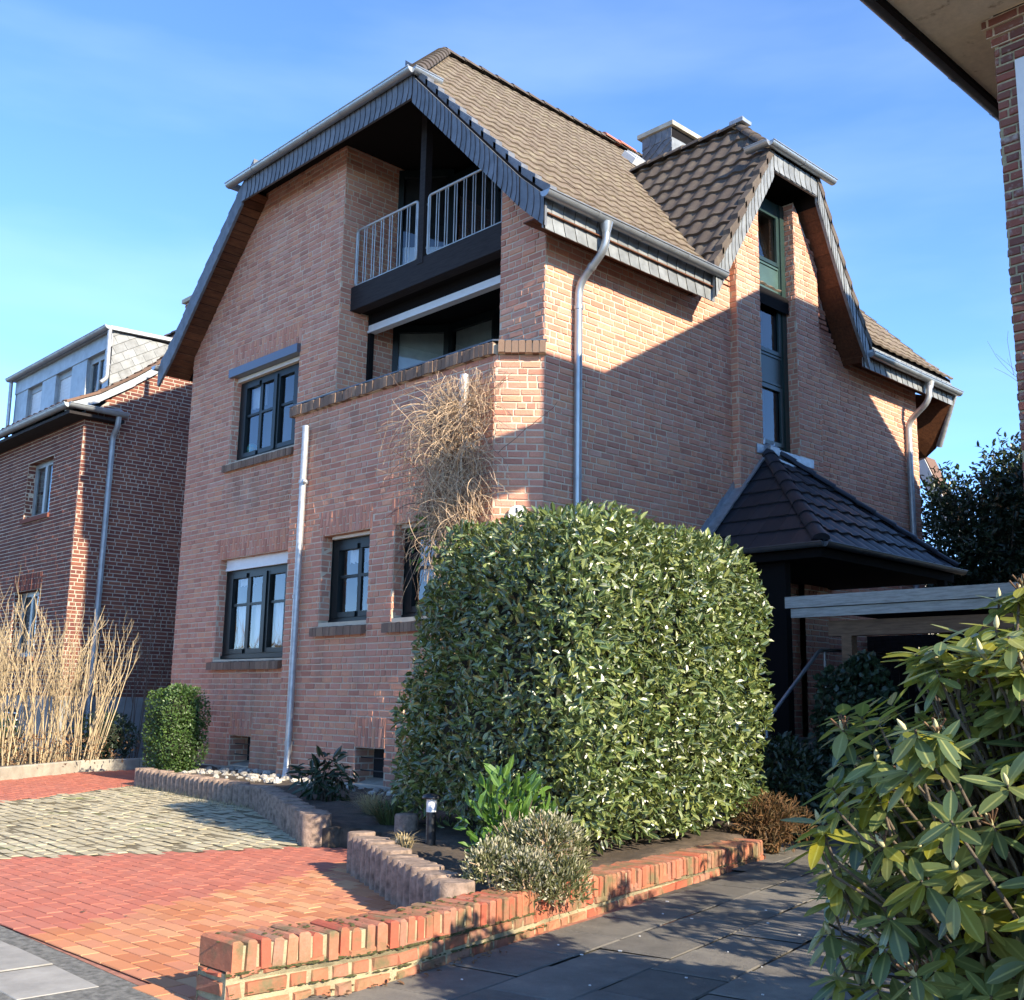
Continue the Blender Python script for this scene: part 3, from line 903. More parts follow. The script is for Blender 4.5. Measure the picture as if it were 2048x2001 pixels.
sill(-11.12, -9.9, 2.20, YB - .09, 8.6, 0, parent=w4)
# cellar windows
for (x0, x1, z0, z1, y, d) in ((-15.53, -14.92, .20, .64, YF, .32), (-11.68, -11.07, .18, .62, YB, .3)):
    mb = MB()
    mb.box(x0, x1, y + d, y + d + .03, z0, z1)
    f = mb.build('cellar_window', M['inside_dark'], house)
    mb = MB()
    for k in (.36, .72): mb.tube([(x0 - .01, y + .1, z0 + (z1 - z0) * k), (x1 + .01, y + .1, z0 + (z1 - z0) * k)], .008, 6)
    mb.build('bars', M['black_metal'], f)
    mb = MB(); mb.prism([(x0, y - .05, z0 - .05), (x0, y + d, z0), (x0, y + d, z0 + .06), (x0, y - .05, z0 - .02)], (x1 - x0, 0, 0)); mb.build('sill', M['concrete'], f)

# ---- slot window of the stairwell
def slot_window():
    y0, y1, x = 13.18, 14.16, -8.89
    mb = MB()
    zs = [(5.03, 5.95), (6.45, 7.33), (7.89, 8.75)]
    mb.box(x - .06, x + .02, y0, 13.36, 4.87, 8.95); mb.box(x - .06, x + .02, 14.0, y1, 4.87, 8.95)
    mb.box(x - .02, x + .045, 14.04, y1 - .005, 4.88, 8.94)
    mb.box(x - .06, x + .018, 13.36, 14.0, 4.87, 5.03); mb.box(x - .06, x + .018, 13.36, 14.0, 8.75, 8.95)
    f = mb.build('stair_window', M['frame_green'], house)
    for a, b in zs:
        g = MB()
        g.poly([(x - .01, 13.36, a), (x - .01, 14.0, a), (x - .01, 14.0, b), (x - .01, 13.36, b)])
        g.build('pane', M['glass'], f)
        s = MB()
        s.box(x, x + .035, 13.36, 13.42, a, b); s.box(x, x + .035, 13.94, 14.0, a, b)
        s.box(x, x + .033, 13.42, 13.94, a, a + .06); s.box(x, x + .033, 13.42, 13.94, b - .06, b)
        s.build('sash', M['frame_green'], f)
    for (a, b) in ((5.95, 6.45), (7.33, 7.89)):
        p = MB(); p.box(x - .04, x + .012, 13.36, 14.0, a, b)
        p.box(x + .012, x + .03, 13.38, 13.98, a + .02, a + .05); p.box(x + .012, x + .03, 13.38, 13.98, b - .05, b - .02)
        p.build('panel', M['panel_green'] if b > 7 else M['frame_green'], f)
    c = MB()
    c.poly([(x - .4, 13.2, 4.8), (x - .4, 14.2, 4.8), (x - .4, 14.2, 9), (x - .4, 13.2, 9)])
    c.poly([(x - .02, 14.15, 4.8), (x - .4, 14.15, 4.8), (x - .4, 14.15, 9), (x - .02, 14.15, 9)])
    c.poly([(x - .02, 13.19, 4.8), (x - .4, 13.19, 4.8), (x - .4, 13.19, 9), (x - .02, 13.19, 9)])
    c.build('room_niche', M['inside'], f)
slot_window()

# ---- roof: deck, tiles, ridge
mb = MB()
def deck(side, hs, y0, y1, to=.03, bo=.27):
    X = lambda h: CX + side * h
    top = [(X(h), y0, zt(h) - to) for h in hs]
    bot = [(X(h), y0, zt(h) - bo) for h in reversed(hs)]
    mb.prism(top + bot, (0, y1 - y0, 0), 0)
for s in (1, -1):
    deck(s, [4.4, 3.3, HH], YV + .03, YVB - .03)
deck(-1, [HE - .05, 4.4], YV + .03, YVB - .03)
deck(1, [HE - .05, 4.4], YV + .03, 11.72)
deck(1, [HE - .05, 4.4], 15.66, YVB - .03)
for s in (1, -1):                # upper part under the half-hips
    a = [(CX + s * HH, YV + .03, ZH - .04), (CX, YRF, ZR - .04), (CX, YRB, ZR - .04), (CX + s * HH, YVB - .03, ZH - .04)]
    mb.poly(a if s > 0 else a[::-1], 0)
mb.poly([(CX - HH, YV + .03, ZH - .04), (CX + HH, YV + .03, ZH - .04), (CX, YRF, ZR - .04)], 0)
mb.poly([(CX + HH, YVB - .03, ZH - .04), (CX - HH, YVB - .03, ZH - .04), (CX, YRB, ZR - .04)], 0)
mb.poly([(CX - HH, YV + .03, ZH - .10), (CX - HH, YVB - .03, ZH - .10), (CX + HH, YVB - .03, ZH - .10), (CX + HH, YV + .03, ZH - .10)], 0)
roof = mb.build('roof', M['timber_gap_black'], house)

def roof_map(side):
    h1 = HE - 4.4; l1 = math.hypot(h1, .88 * h1); l2 = math.hypot(4.4, 4.4 * 1.04)
    n1 = V((side * .88, 0, 1)).normalized(); n2 = V((side * 1.04, 0, 1)).normalized()
    def hv(v): return HE - h1 * v / l1 if v < l1 else 4.4 - 4.4 * (v - l1) / l2
    def pos(u, v):
        h = hv(v); return V((CX + side * h, u, zt(max(h, 0))))
    def nor(u, v): return n1 if v < l1 * .7 else n2
    return pos, nor, hv, l1, l2
TK = dict(course=.335, tw=.24, amp=.017, lift=.026)
mb = MB()
for side in (1, -1):
    pos, nor, hv, l1, l2 = roof_map(side)
    VM = l1 + l2
    fl = lambda v: YV + .06 if hv(v) > HH else YV + .06 + (HH - hv(v)) / HH * (YRF - YV)
    fr = lambda v: YVB - .06 if hv(v) > HH else YVB - .06 - (HH - hv(v)) / HH * (YVB - YRB)
    if side < 0: tiles(mb, pos, nor, VM, fl, fr, **TK)
    else:
        # lower band is interrupted by the stair gable, upper band runs through
        vs_ = .36 * 5
        tiles(mb, pos, nor, .335 * 2, lambda v: YV + .06, lambda v: 11.85, **TK)
        tiles(mb, pos, nor, .335 * 2, lambda v: 15.6, lambda v: YVB - .06, **TK)
        p2 = lambda u, v: pos(u, v + .335 * 2)
        n2 = lambda u, v: nor(u, v + .335 * 2)
        tiles(mb, p2, n2, VM - .67, lambda v: fl(v + .67), lambda v: fr(v + .67), **TK)
for y0, s, yr in ((YV, 1, YRF), (YVB, -1, YRB)):   # half-hips
    L = math.hypot(yr - y0, ZR - ZH)
    hp = lambda u, v: V((u, y0 + (yr - y0) * v / L, ZH + (ZR - ZH) * v / L))
    nn = V((0, -s * (ZR - ZH), abs(yr - y0))).normalized()
    tiles(mb, hp, lambda u, v: nn, L, lambda v: CX - HH * (1 - v / L), lambda v: CX + HH * (1 - v / L), **TK)
mb.build('roof_tiles', M['tile'], roof)
mb = MB()
ridge_tiles(mb, (CX, YRF, ZR + .03), (CX, YRB, ZR + .03), m=0)
for sx in (1, -1):
    ridge_tiles(mb, (CX + sx * HH, YV + .05, ZH + .05), (CX, YRF, ZR + .05), m=0)
    ridge_tiles(mb, (CX + sx * HH, YVB - .05, ZH + .05), (CX, YRB, ZR + .05), m=0)
mb.build('ridge_tiles', M['tile_dormer'], roof)
mb = MB(); ridge_tiles(mb, (CX + .02, 14.75, ZR + .055), (CX + .02, 15.6, ZR + .055), m=0)
mb.build('red_ridge_tiles', M['paver_red'], roof)
mb = MB()
mb.obox((-12.35, 14.7, zt(.85) + .13), V((.13, 0, -.13)), V((0, .16, 0)), V((.04, 0, .04)))
for k in range(6): mb.obox((-12.35 + .05, 14.57 + k * .052, zt(.85) + .17), V((.11, 0, -.11)), V((0, .008, 0)), V((.02, 0, .02)))
mb.build('roof_vent', M['white'], roof)

# soffit boards under the front overhang
for s in (1, -1):
    mb = MB()
    hs = HE - .06
    while hs > HH:
        h0, h1 = hs, hs - .095
        a, b = [(CX + s * h, zt(h) - .28 - random.uniform(0, .004)) for h in (h0, h1 + .008)]
        mb.prism([(a[0], YV + .05, a[1]), (b[0], YV + .05, b[1]), (b[0], YV + .05, b[1] + .012), (a[0], YV + .05, a[1] + .012)], (0, 1.7 if h1 < 4.2 else .5, 0), 0)
        hs -= .1
    mb.build('soffit', M['soffit_wood'], roof)
for y0, y1 in ((YV + .05, 11.72), (15.66, YVB - .05)):
    mb = MB()
    for i in range(4):
        x = XS + .02 + i * .105
        mb.box(x, x + .098, y0, y1, zt(HE - .02) - .30, zt(HE - .02) - .285)
    mb.build('eave_soffit', M['soffit_wood'], roof)

# verge tiles and slate-clad verge boards
mb = MB()
def verge_board(pts, y, nrm, hgt, top_off=.07):
    for (xa, za), (xb, zb) in zip(pts[:-1], pts[1:]):
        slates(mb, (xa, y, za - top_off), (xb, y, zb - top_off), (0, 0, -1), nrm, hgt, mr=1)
        mb.prism([(xa, y + .004, za - top_off), (xb, y + .004, zb - top_off), (xb, y + .004, zb - top_off - hgt + .01), (xa, y + .004, za - top_off - hgt + .01)], (0, .035, 0))
for s in (1, -1):
    prof = [(CX + s * h, zt(h)) for h in (HH, 3.1, 4.0, 4.4, HE)]
    if s > 0: verge_board(prof, YV, (0, -1, 0), .38)
    else: verge_board(prof, YV, (0, -1, 0), .38)
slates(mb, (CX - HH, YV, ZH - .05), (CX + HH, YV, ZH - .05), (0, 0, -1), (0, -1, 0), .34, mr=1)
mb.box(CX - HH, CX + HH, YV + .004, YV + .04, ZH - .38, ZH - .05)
mb.build('verge_cladding', [M['slate'], M['timber_gap_black']], roof)  # second material darkens the rims as shadow gaps between slates
for s in (1, -1):
    mb = MB()
    pos, nor, hv, l1, l2 = roof_map(s)
    v = 0
    while hv(v) > HH - .05:
        a, b = pos(YV + .04, v), pos(YV + .04, v + .36)
        n = nor(0, v)
        a2 = a + n * .075; b2 = b + n * .035
        d = V((0, .11, 0))
        mb.prism([a2, b2, b2 - V((0, 0, .15)), a2 - V((0, 0, .17))], d)
        v += .335
    mb.build('verge_tiles', M['slate'], roof)

# eave cladding + gutters + pipes
mb = MB()
for y0, y1 in ((YV + .02, 11.7), (15.68, YVB - .02)):
    mb = MB()
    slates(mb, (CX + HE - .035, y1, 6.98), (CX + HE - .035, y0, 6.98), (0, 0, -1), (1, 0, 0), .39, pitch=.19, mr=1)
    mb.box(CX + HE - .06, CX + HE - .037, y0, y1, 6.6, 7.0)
    mb.build('eave_cladding', [M['slate_light'], M['timber_gap_black']], roof)  # near-black rims draw the shaded overlap lines of the slates
def gut(p, q, **k):
    mb = MB(); gutter(mb, p, q, **k); return mb.build('gutter', M['zinc'], house)
gut((-8.30, YV - .08, 6.985), (-8.30, 11.78, 6.985))
gut((-8.30, 15.72, 6.82), (-8.30, YVB + .02, 6.82))
mb = MB()
gutter(mb, (CX - HH - .35, YV - .07, 9.66), (CX + HH + .07, YV - .07, 9.66))
gutter(mb, (CX + HH + .07, YV - .07, 9.66), (CX + HH + .07, YV + .42, 9.66), rings=False)
gutter(mb, (CX - HH - .32, YV + .3, 9.66), (CX - HH - .32, YV - .07, 9.66), rings=False)
mb.build('hip_gutter', M['zinc'], house)
gut((CX - HE - .06, YVB, 6.985), (CX - HE - .06, YV - .08, 6.985))

mb = MB()
p = smooth_path([(-8.30, 9.36, 6.97), (-8.30, 9.36, 6.62), (-8.72, 9.33, 6.25), (-8.72, 9.33, .1)], .16)
downpipe(mb, p, .05, 0, [((-8.30, 9.36, 6.85), (0, 0, 1)), ((-8.52, 9.345, 6.43), (.42, .03, .37)), ((-8.72, 9.33, 5.95), (0, 0, 1)), ((-8.72, 9.33, 3.85), (0, 0, 1))])
mb.tube([(-8.30, 9.36, 6.93), (-8.30, 9.36, 6.80)], [.085, .052], 12)
dp = mb.build('downpipe', M['zinc'], house)
mb = MB()
p = smooth_path([(-8.30, 17.72, 6.81), (-8.30, 17.66, 6.42), (-8.72, 17.72, 6.12), (-8.72, 17.72, .1)], .14)
downpipe(mb, p, .05, 0, [((-8.72, 17.72, 5.6), (0, 0, 1)), ((-8.72, 17.72, 4.9), (0, 0, 1))])
mb.tube([(-8.30, 17.72, 6.77), (-8.30, 17.71, 6.64)], [.08, .052], 12)
mb.build('downpipe', M['galv'], house)
mb = MB()
p = smooth_path([(-13.07, 8.33, 5.03), (-13.09, 8.33, .34), (-13.0, 8.24, .10), (-12.97, 8.2, .02)], .12)
downpipe(mb, p, .047, 0, [((-13.08, 8.33, 4.22), (0, 0, 1)), ((-13.09, 8.33, .62), (0, 0, 1)), ((-13.085, 8.33, 2.6), (0, 0, 1))])
mb.box(-13.09, -13.06, 8.33, YB, 4.2, 4.24); mb.box(-13.1, -13.07, 8.33, YB, .6, .64)
mb.tube([(-13.0, 8.28, 4.22), (-12.99, 8.33, 4.21)], .03, 8)
mb.build('downpipe', M['galv'], house)
mb = MB(); mb.tube([(-9.62, 8.30, 4.5), (-9.62, 8.30, 5.06)], .055, 12); mb.tube([(-9.62, 8.30, 4.93), (-9.62, 8.30, 4.97)], .062, 12); mb.box(-9.64, -9.6, 8.3, YB, 4.7, 4.74)
mb.build('vent_pipe', M['galv'], house)

# chimney
mb = MB()
mb.box(-12.72, -12.0, 15.4, 16.4, 10.3, 12.06, 1)
N_ = [(-12.72, -12.0)]
def slate_field(mb, O, U, W, N, w, h, sz=.17, m=0, ang=35):
    """Diamond-laid slates filling a w x h rectangle (each slightly tilted)."""
    O, U, W, N = V(O), V(U), V(W), V(N)
    c, s = math.cos(R(ang)), math.sin(R(ang))
    n = int((w + h) / sz) + 3
    rect = [(0, 0), (w, 0), (w, h), (0, h)]
    for i in range(-n, n):
        for j in range(-n, n):
            a = [(i + .5 * (j % 2)) * sz * 1.25, j * sz * .8]
            q = [(a[0], a[1]), (a[0] + sz * 1.22, a[1]), (a[0] + sz * 1.22, a[1] + sz * .8), (a[0], a[1] + sz * .8)]
            q = [(x * c - y * s, x * s + y * c) for x, y in q]
            q = clip_poly(q, rect)
            if len(q) < 3: continue
            xs = [x for x, y in q]
            lift = lambda x, y: .003 + .016 * max(0, min(1, 1 - ((-x * s + y * c) - a[1]) / (sz * .8)))
            f = [O + U * x + W * y + N * lift(x, y) for x, y in q]
            b = [O + U * x + W * y - N * .004 for x, y in q]
            k = len(q)
            mb.add(f + b, [list(range(k))] + [(t, t + k, (t + 1) % k + k, (t + 1) % k) for t in range(k)], m)
slate_field(mb, (-12.72, 15.4, 10.3), (1, 0, 0), (0, 0, 1), (0, -1, 0), .72, 1.55)
slates(mb, (-12.72, 15.39, 12.06), (-12.0, 15.39, 12.06), (0, 0, -1), (0, -1, 0), .22, .16)
for k in range(6):
    slates(mb, (-12.0, 15.4, 10.6 + k * .25), (-12.0, 16.4, 10.6 + k * .25), (0, 0, -1), (1, 0, 0), .27, .3, 2, .01)
mb.build('chimney', [M['slate'], M['timber_gap_black'], M['slate_light']], roof)
mb = MB(); mb.box(-12.80, -11.93, 15.33, 16.48, 12.06, 12.15)
mb.build('chimney_cap', M['concrete'], roof)

# ---- stair-gable roof
DY = 13.7
XV = -8.33
def dz(side, t):     # t = horizontal distance from centre -> z
    if side < 0: return 9.33 - (t - .6) * 1.53 if t > .6 else 9.33 + (.6 - t) * 1.6
    if t <= .6: return 9.33 + (.6 - t) * 1.6
    k = (t - .6) / 1.42
    return 9.33 - 2.33 * (k * 1.18 - .18 * k * k)
dzr = dz(1, 0)
mb = MB()
for s in (1, -1):
    T = [0, .6, .95, 1.3, 1.65, 2.02] if s > 0 else [0, .6, 2.1]
    for a, b in zip(T[:-1], T[1:]):
        xf = XV - .02
        A, B = DY + s * a, DY + s * b
        xa = XV - 1.0 if a == 0 else xf
        q = [(xa, A, dz(s, a) - .04), (xf, B, dz(s, b) - .04), (CX, B, dz(s, b) - .04), (CX, A, dz(s, a) - .04)]
        mb.poly(q)
        q2 = [(xf, A, dz(s, a) - .28), (xf, B, dz(s, b) - .28), (XS - .3, B, dz(s, b) - .28), (XS - .3, A, dz(s, a) - .28)]
        if a > 0: mb.poly(q2)
mb.poly([(XV - .02, DY - .6, 9.29), (XV - .02, DY + .6, 9.29), (XV - 1.0, DY, dzr - .04)])
mb.poly([(XV - .02, DY - .6, 9.20), (XV - .02, DY + .6, 9.20), (-9.2, DY + .6, 9.20), (-9.2, DY - .6, 9.20)])
droof = mb.build('gable_roof', M['timber_gap_black'], house)
mb = MB()
for s in (-1, 1):
    tmax = 2.1 if s < 0 else 2.02
    if s < 0: lens = [(tmax, 0.0), (.6, math.hypot(1.5, 1.5 * 1.53)), (0, math.hypot(1.5, 1.5 * 1.53) + math.hypot(.6, .96))]
    else:
        lens = []; acc = 0; prev = None
        for t in (2.02, 1.65, 1.3, .95, .6, 0):
            if prev is not None: acc += math.hypot(prev - t, dz(1, prev) - dz(1, t))
            lens.append((t, acc)); prev = t
    def tv(v, lens=lens):
        for (t0, l0), (t1, l1_) in zip(lens[:-1], lens[1:]):
            if v <= l1_ + 1e-6: return t0 + (t1 - t0) * (v - l0) / (l1_ - l0)
        return 0.0
    Lm = lens[-1][1]
    pos = lambda u, v, s=s, tv=tv: V((u, DY + s * tv(v), dz(s, tv(v))))
    nor = lambda u, v, s=s: V((0, s * 1.5, 1)).normalized()
    xR = lambda v, tv=tv: XV - .06 if tv(v) > .6 else XV - .06 - (1 - tv(v) / .6) * .95
    def xLm(v, s=s, tv=tv):      # run just into the main roof
        z = dz(s, tv(v)); h = 4.4 - (z - 7.42) / 1.04 if z > 7.42 else HE - (z - 7.05) / .88
        return CX + max(h, 1.2) - .12
    tiles(mb, pos, nor, Lm, xLm, xR, amp=.032, lift=.045, course=.34)
L = math.hypot(1.0, dzr - 9.33)
hp = lambda u, v: V((XV - 1.0 * v / L, u, 9.33 + (dzr - 9.33) * v / L))
tiles(mb, hp, lambda u, v: V((.95, 0, 1)).normalized(), L, lambda v: DY - .6 * (1 - v / L), lambda v: DY + .6 * (1 - v / L))
mb.build('roof_tiles', M['tile_dormer'], droof)
mb = MB()
ridge_tiles(mb, (XV - 1.0, DY, dzr + .03), (-11.5, DY, dzr + .03))
for s in (1, -1): ridge_tiles(mb, (XV - .02, DY + s * .62, 9.37), (XV - 1.0, DY, dzr + .05), r=.09)
mb.build('ridge_tiles', M['tile_dormer'], droof)
mb = MB(); mb.obox((XV - .98, DY, dzr + .1), (.13, 0, 0), (0, .12, 0), (0, 0, .05), 0, .04)
mb.build('ridge_end', M['lead'], droof)
mb = MB()
for s in (1, -1):
    T = [.6, .95, 1.3, 1.65, 2.02] if s > 0 else [.6, 1.35, 2.1]
    for a, b in zip(T[:-1], T[1:]):
        pa_, pb_ = (XV, DY + s * a, dz(s, a) - .07), (XV, DY + s * b, dz(s, b) - .07)
        if s > 0: pa_, pb_ = pb_, pa_
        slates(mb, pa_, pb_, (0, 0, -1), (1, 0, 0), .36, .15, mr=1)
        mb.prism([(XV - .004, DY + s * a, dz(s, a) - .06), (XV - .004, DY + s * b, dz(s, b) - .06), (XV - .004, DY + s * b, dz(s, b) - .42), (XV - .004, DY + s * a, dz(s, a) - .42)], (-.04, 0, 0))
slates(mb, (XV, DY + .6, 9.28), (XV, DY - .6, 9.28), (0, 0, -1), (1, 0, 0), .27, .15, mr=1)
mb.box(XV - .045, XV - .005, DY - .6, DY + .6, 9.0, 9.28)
mb.build('verge_cladding', [M['slate_light'], M['timber_gap_black']], droof)  # rim colour stands for the shadow under each slate edge
for s in (1, -1):
    mb = MB()
    T = [.55 + .19 * k for k in range(9)] if s < 0 else [.55 + .183 * k for k in range(9)]
    for a, b in zip(T[:-1], T[1:]):
        n = V((0, s * 1.5, 1)).normalized()
        A = V((XV + .02, DY + s * a, dz(s, a))) + n * .035; B = V((XV + .02, DY + s * b, dz(s, b))) + n * .085
        mb.prism([A, B, B - V((0, 0, .17)), A - V((0, 0, .15))], (-.12, 0, 0))
    mb.build('verge_tiles', M['tile_dormer'], droof)
for s in (1, -1):                # sloping soffit boards
    mb = MB()
    t = .68
    while t < 2.0:
        a, b = t, t + .085
        A = (XV - .05, DY + s * a, dz(s, a) - .30); B = (XV - .05, DY + s * b, dz(s, b) - .30)
        mb.prism([A, B, (B[0], B[1], B[2] + .012), (A[0], A[1], A[2] + .012)], (-.44, 0, 0))
        t += .09
    mb.build('soffit', M['soffit_wood'], droof)
mb = MB()
gutter(mb, (XV + .08, DY - .82, 9.36), (XV + .08, DY + .95, 9.36))
gutter(mb, (XV + .08, DY - .82, 9.36), (XV - .32, DY - .82, 9.36), rings=False)
mb.build('hip_gutter', M['zinc'], droof)
# rear verge that sweeps down behind the eave
mb = MB()
q = [(CX + HE - .02, YVB + .03, 6.82), (-8.88, YVB + .35, 5.98), (-9.05, YVB + .35, 5.75)]
mb.tube([q[0], q[1]], .06, 8)
mb.build('rear_gutter', M['galv'], house)
mb = MB()
mb.prism([(CX + HE - .05, YVB, 6.72), (-8.92, YVB + .33, 5.95), (-9.12, YVB + .33, 5.8), (-9.4, YR + .05, 6.5), (-9.4, YR + .05, 6.95)], (-.5, .02, .03))
mb.build('rear_soffit', M['soffit_wood'], house)

# ---- porch roof over the entrance
mb = MB()
PE = -6.87; PZ = 3.15; PA = 4.87
c1_, c2_ = V((PE, 11.62, PZ)), V((PE, 15.2, PZ))
w1_, w2_ = V((XS, 11.62, PZ)), V((XS, 15.2, PZ))
a1_, a2_ = V((XS, 13.38, PA)), V((XS, 13.6, PA))
for q in ([w1_, c1_, a1_], [c1_, c2_, a2_, a1_], [c2_, w2_, a2_]): mb.poly([p - V((0, 0, .04)) for p in q])
mb.box(XS, PE - .03, 11.65, 15.17, PZ - .16, PZ - .05)
porch = mb.build('porch_roof', M['timber_gap_black'], house)
mb = MB()
L = math.hypot(1.76, PA - PZ)
e1 = V((0, 1.76, PA - PZ)) / L
n1 = V((0, -(PA - PZ), 1.76)).normalized()
tiles(mb, lambda u, v: V((u, 11.62, PZ)) + e1 * v, lambda u, v: n1, L, lambda v: XS, lambda v: PE - (PE - XS) * v / L, course=.33, kind='flat', lift=.03)
L2_ = math.hypot(PE - XS, PA - PZ)
e2 = V((XS - PE, 0, PA - PZ)) / L2_
n2_ = V((PA - PZ, 0, PE - XS)).normalized()
tiles(mb, lambda u, v: V((PE, u, PZ)) + e2 * v, lambda u, v: n2_, L2_, lambda v: 11.62 + 1.76 * v / L2_, lambda v: 15.2 - 1.6 * v / L2_, course=.335, lift=.035)
L3_ = math.hypot(1.6, PA - PZ)
e3 = V((0, -1.6, PA - PZ)) / L3_
tiles(mb, lambda u, v: V((u, 15.2, PZ)) + e3 * v, lambda u, v: V((0, PA - PZ, 1.6)).normalized(), L3_, lambda v: XS, lambda v: PE - (PE - XS) * v / L3_, kind='flat')
mb.build('roof_tiles', M['tile_dark'], porch)
mb = MB()
ridge_tiles(mb, c1_ + V((-.02, .02, .07)), a1_ + V((.02, 0, .05)), r=.10, ln=.33)
ridge_tiles(mb, c2_ + V((-.02, -.02, .07)), a2_ + V((.02, 0, .05)), r=.10, ln=.33)
mb.build('hip_tiles', M['tile_dark'], porch)
mb = MB()
d = (a1_ - w1_)
nst = 5
for i in range(nst):             # stepped lead flashing up the wall
    p = w1_ + d * (i / nst); q = w1_ + d * ((i + 1) / nst)
    mb.prism([(XS + .012, p.y, p.z + .02), (XS + .012, q.y, q.z + .02), (XS + .012, q.y, q.z + .21), (XS + .012, p.y - .02, p.z + .17)], (.012, 0, 0))
    mb.prism([p + V((.02, -.02, .055)), p + V((.19, -.02, .055)), q + V((.19, 0, .07)), q + V((.02, 0, .07))], (0, -.01, .02))
mb.prism([(XS + .015, 13.3, PA - .06), (XS + .30, 13.3, PA - .20), (XS + .30, 14.3, PA - .28), (XS + .015, 14.3, PA - .06)], (0, 0, .03))
mb.box(XP + .004, XP + .02, 13.0, 14.5, PA - .10, PA + .03)
mb.obox((XS + .10, 13.36, PA + .02), (.1, 0, -.03), (0, .12, 0), (0, 0, .06), 0, .03)
mb.build('lead_flashing', M['lead'], porch)
mb = MB()
gutter(mb, c1_ + V((.07, -.07, .0)), c2_ + V((.07, .05, .0)), r=.06, rings=False)
gutter(mb, w1_ + V((.02, -.07, 0)), c1_ + V((.07, -.07, 0)), r=.06, rings=False)
mb.build('gutter', M['zinc_dark'], porch)
mb = MB()
mb.box(XS + .02, -7.55, 11.82, 11.9, .75, 3.0)
mb.box(-7.62, -7.5, 11.8, 11.92, 0, 3.02)
mb.build('porch_screen', M['timber_gap_black'], house)
mb = MB()
mb.box(-7.02, -6.92, 14.9, 15.0, 0, 3.02)
mb.build('porch_post', M['timber_gap_black'], house)
mb = MB()
mb.box(XS - .02, XS + .03, 12.4, 13.4, .85, 2.95)
mb.box(XS + .03, XS + .05, 12.45, 13.35, .9, 1.7); mb.box(XS + .03, XS + .05, 12.45, 13.35, 1.8, 2.85)
f = mb.build('front_door', M['timber_gap_black'], house)
mb = MB(); mb.tube([(XS + .09, 13.25, 1.75), (XS + .09, 13.25, 2.0)], .014, 8); mb.build('handle', M['galv'], f)
mb = MB()
for i in range(5): mb.box(XS + .03, -7.05, 10.2 + i * .3, 10.2 + (i + 1) * .3 + (2.8 if i == 4 else 0), -.02, .16 * (i + 1))
mb.build('entrance_steps', M['concrete'], house)
mb = MB()
p = smooth_path([(-7.0, 10.56, .1), (-7.0, 10.56, 1.05), (-7.0, 11.7, 1.88), (-7.0, 12.12, 1.9), (-7.0, 14.6, 1.9)], .06)
mb.tube(p, .022, 8)
mb.tube([(-7.0, 11.82, .8), (-7.0, 11.82, 1.88)], .018, 8); mb.tube([(-7.0, 14.55, .8), (-7.0, 14.55, 1.88)], .018, 8)
mb.build('handrail', M['zinc'], house)
mb = MB()
c = V((-8.985, 8.615, 3.33)); nx = V((.707, -.707, 0)); ux = V((.707, .707, 0))
ring = [c + ux * .105 * math.cos(a) + V((0, 0, 1)) * .105 * math.sin(a) + nx * .02 for a in [2 * math.pi * k / 20 for k in range(20)]]
mb.prism(ring, nx * .025, 0)
mb.obox(c + nx * .047 + V((0, 0, .045)) - ux * .012, ux * .011, V((0, 0, .03)), nx * .003, 1)
mb.obox(c + nx * .047 + V((0, 0, .02)) + ux * .012, ux * .034, V((0, 0, .009)), nx * .003, 1)
mb.build('house_number_sign', [M['white'], M['black_metal']], house)

# globe on the upper window sill
gl = thing('globe', 'small turquoise globe standing behind the glass of the upper left window', 'globe', (-15.93, 9.13, 5.10))
mb = MB()
def sphere(mb, c, r, nu=16, nv=10, m=0, sc=(1, 1, 1)):
    vs, fs = [], []
    for i in range(nv + 1):
        a = math.pi * i / nv
        for j in range(nu):
            b = 2 * math.pi * j / nu
            vs.append((c[0] + r * sc[0] * math.sin(a) * math.cos(b), c[1] + r * sc[1] * math.sin(a) * math.sin(b), c[2] + r * sc[2] * math.cos(a)))
    for i in range(nv):
        for j in range(nu):
            fs.append((i * nu + j, (i + 1) * nu + j, (i + 1) * nu + (j + 1) % nu, i * nu + (j + 1) % nu))
    mb.add(vs, fs, m, True)
sphere(mb, (-15.93, 9.13, 5.26), .115); mb.build('ball', M['teal'], gl)
mb = MB(); mb.tube([(-15.93, 9.13, 5.035), (-15.93, 9.13, 5.06), (-15.93, 9.13, 5.16)], [.07, .03, .012], 12); mb.build('foot', M['black_metal'], gl)
# ================================================================== GROUND
def sheet(name, pts, z, mat, kind='structure'):
    mb = MB(); mb.poly([(x, y, z) for x, y in pts]); o = mb.build(name, mat); return tag(o, kind=kind)

sheet('ground', [(-300, -300), (300, -300), (300, 300), (-300, 300)], -.06, M['ground'])
sheet('road', [(-300, -14), (300, -14), (300, -4.5), (-300, -4.5)], -.04, M['asphalt'])

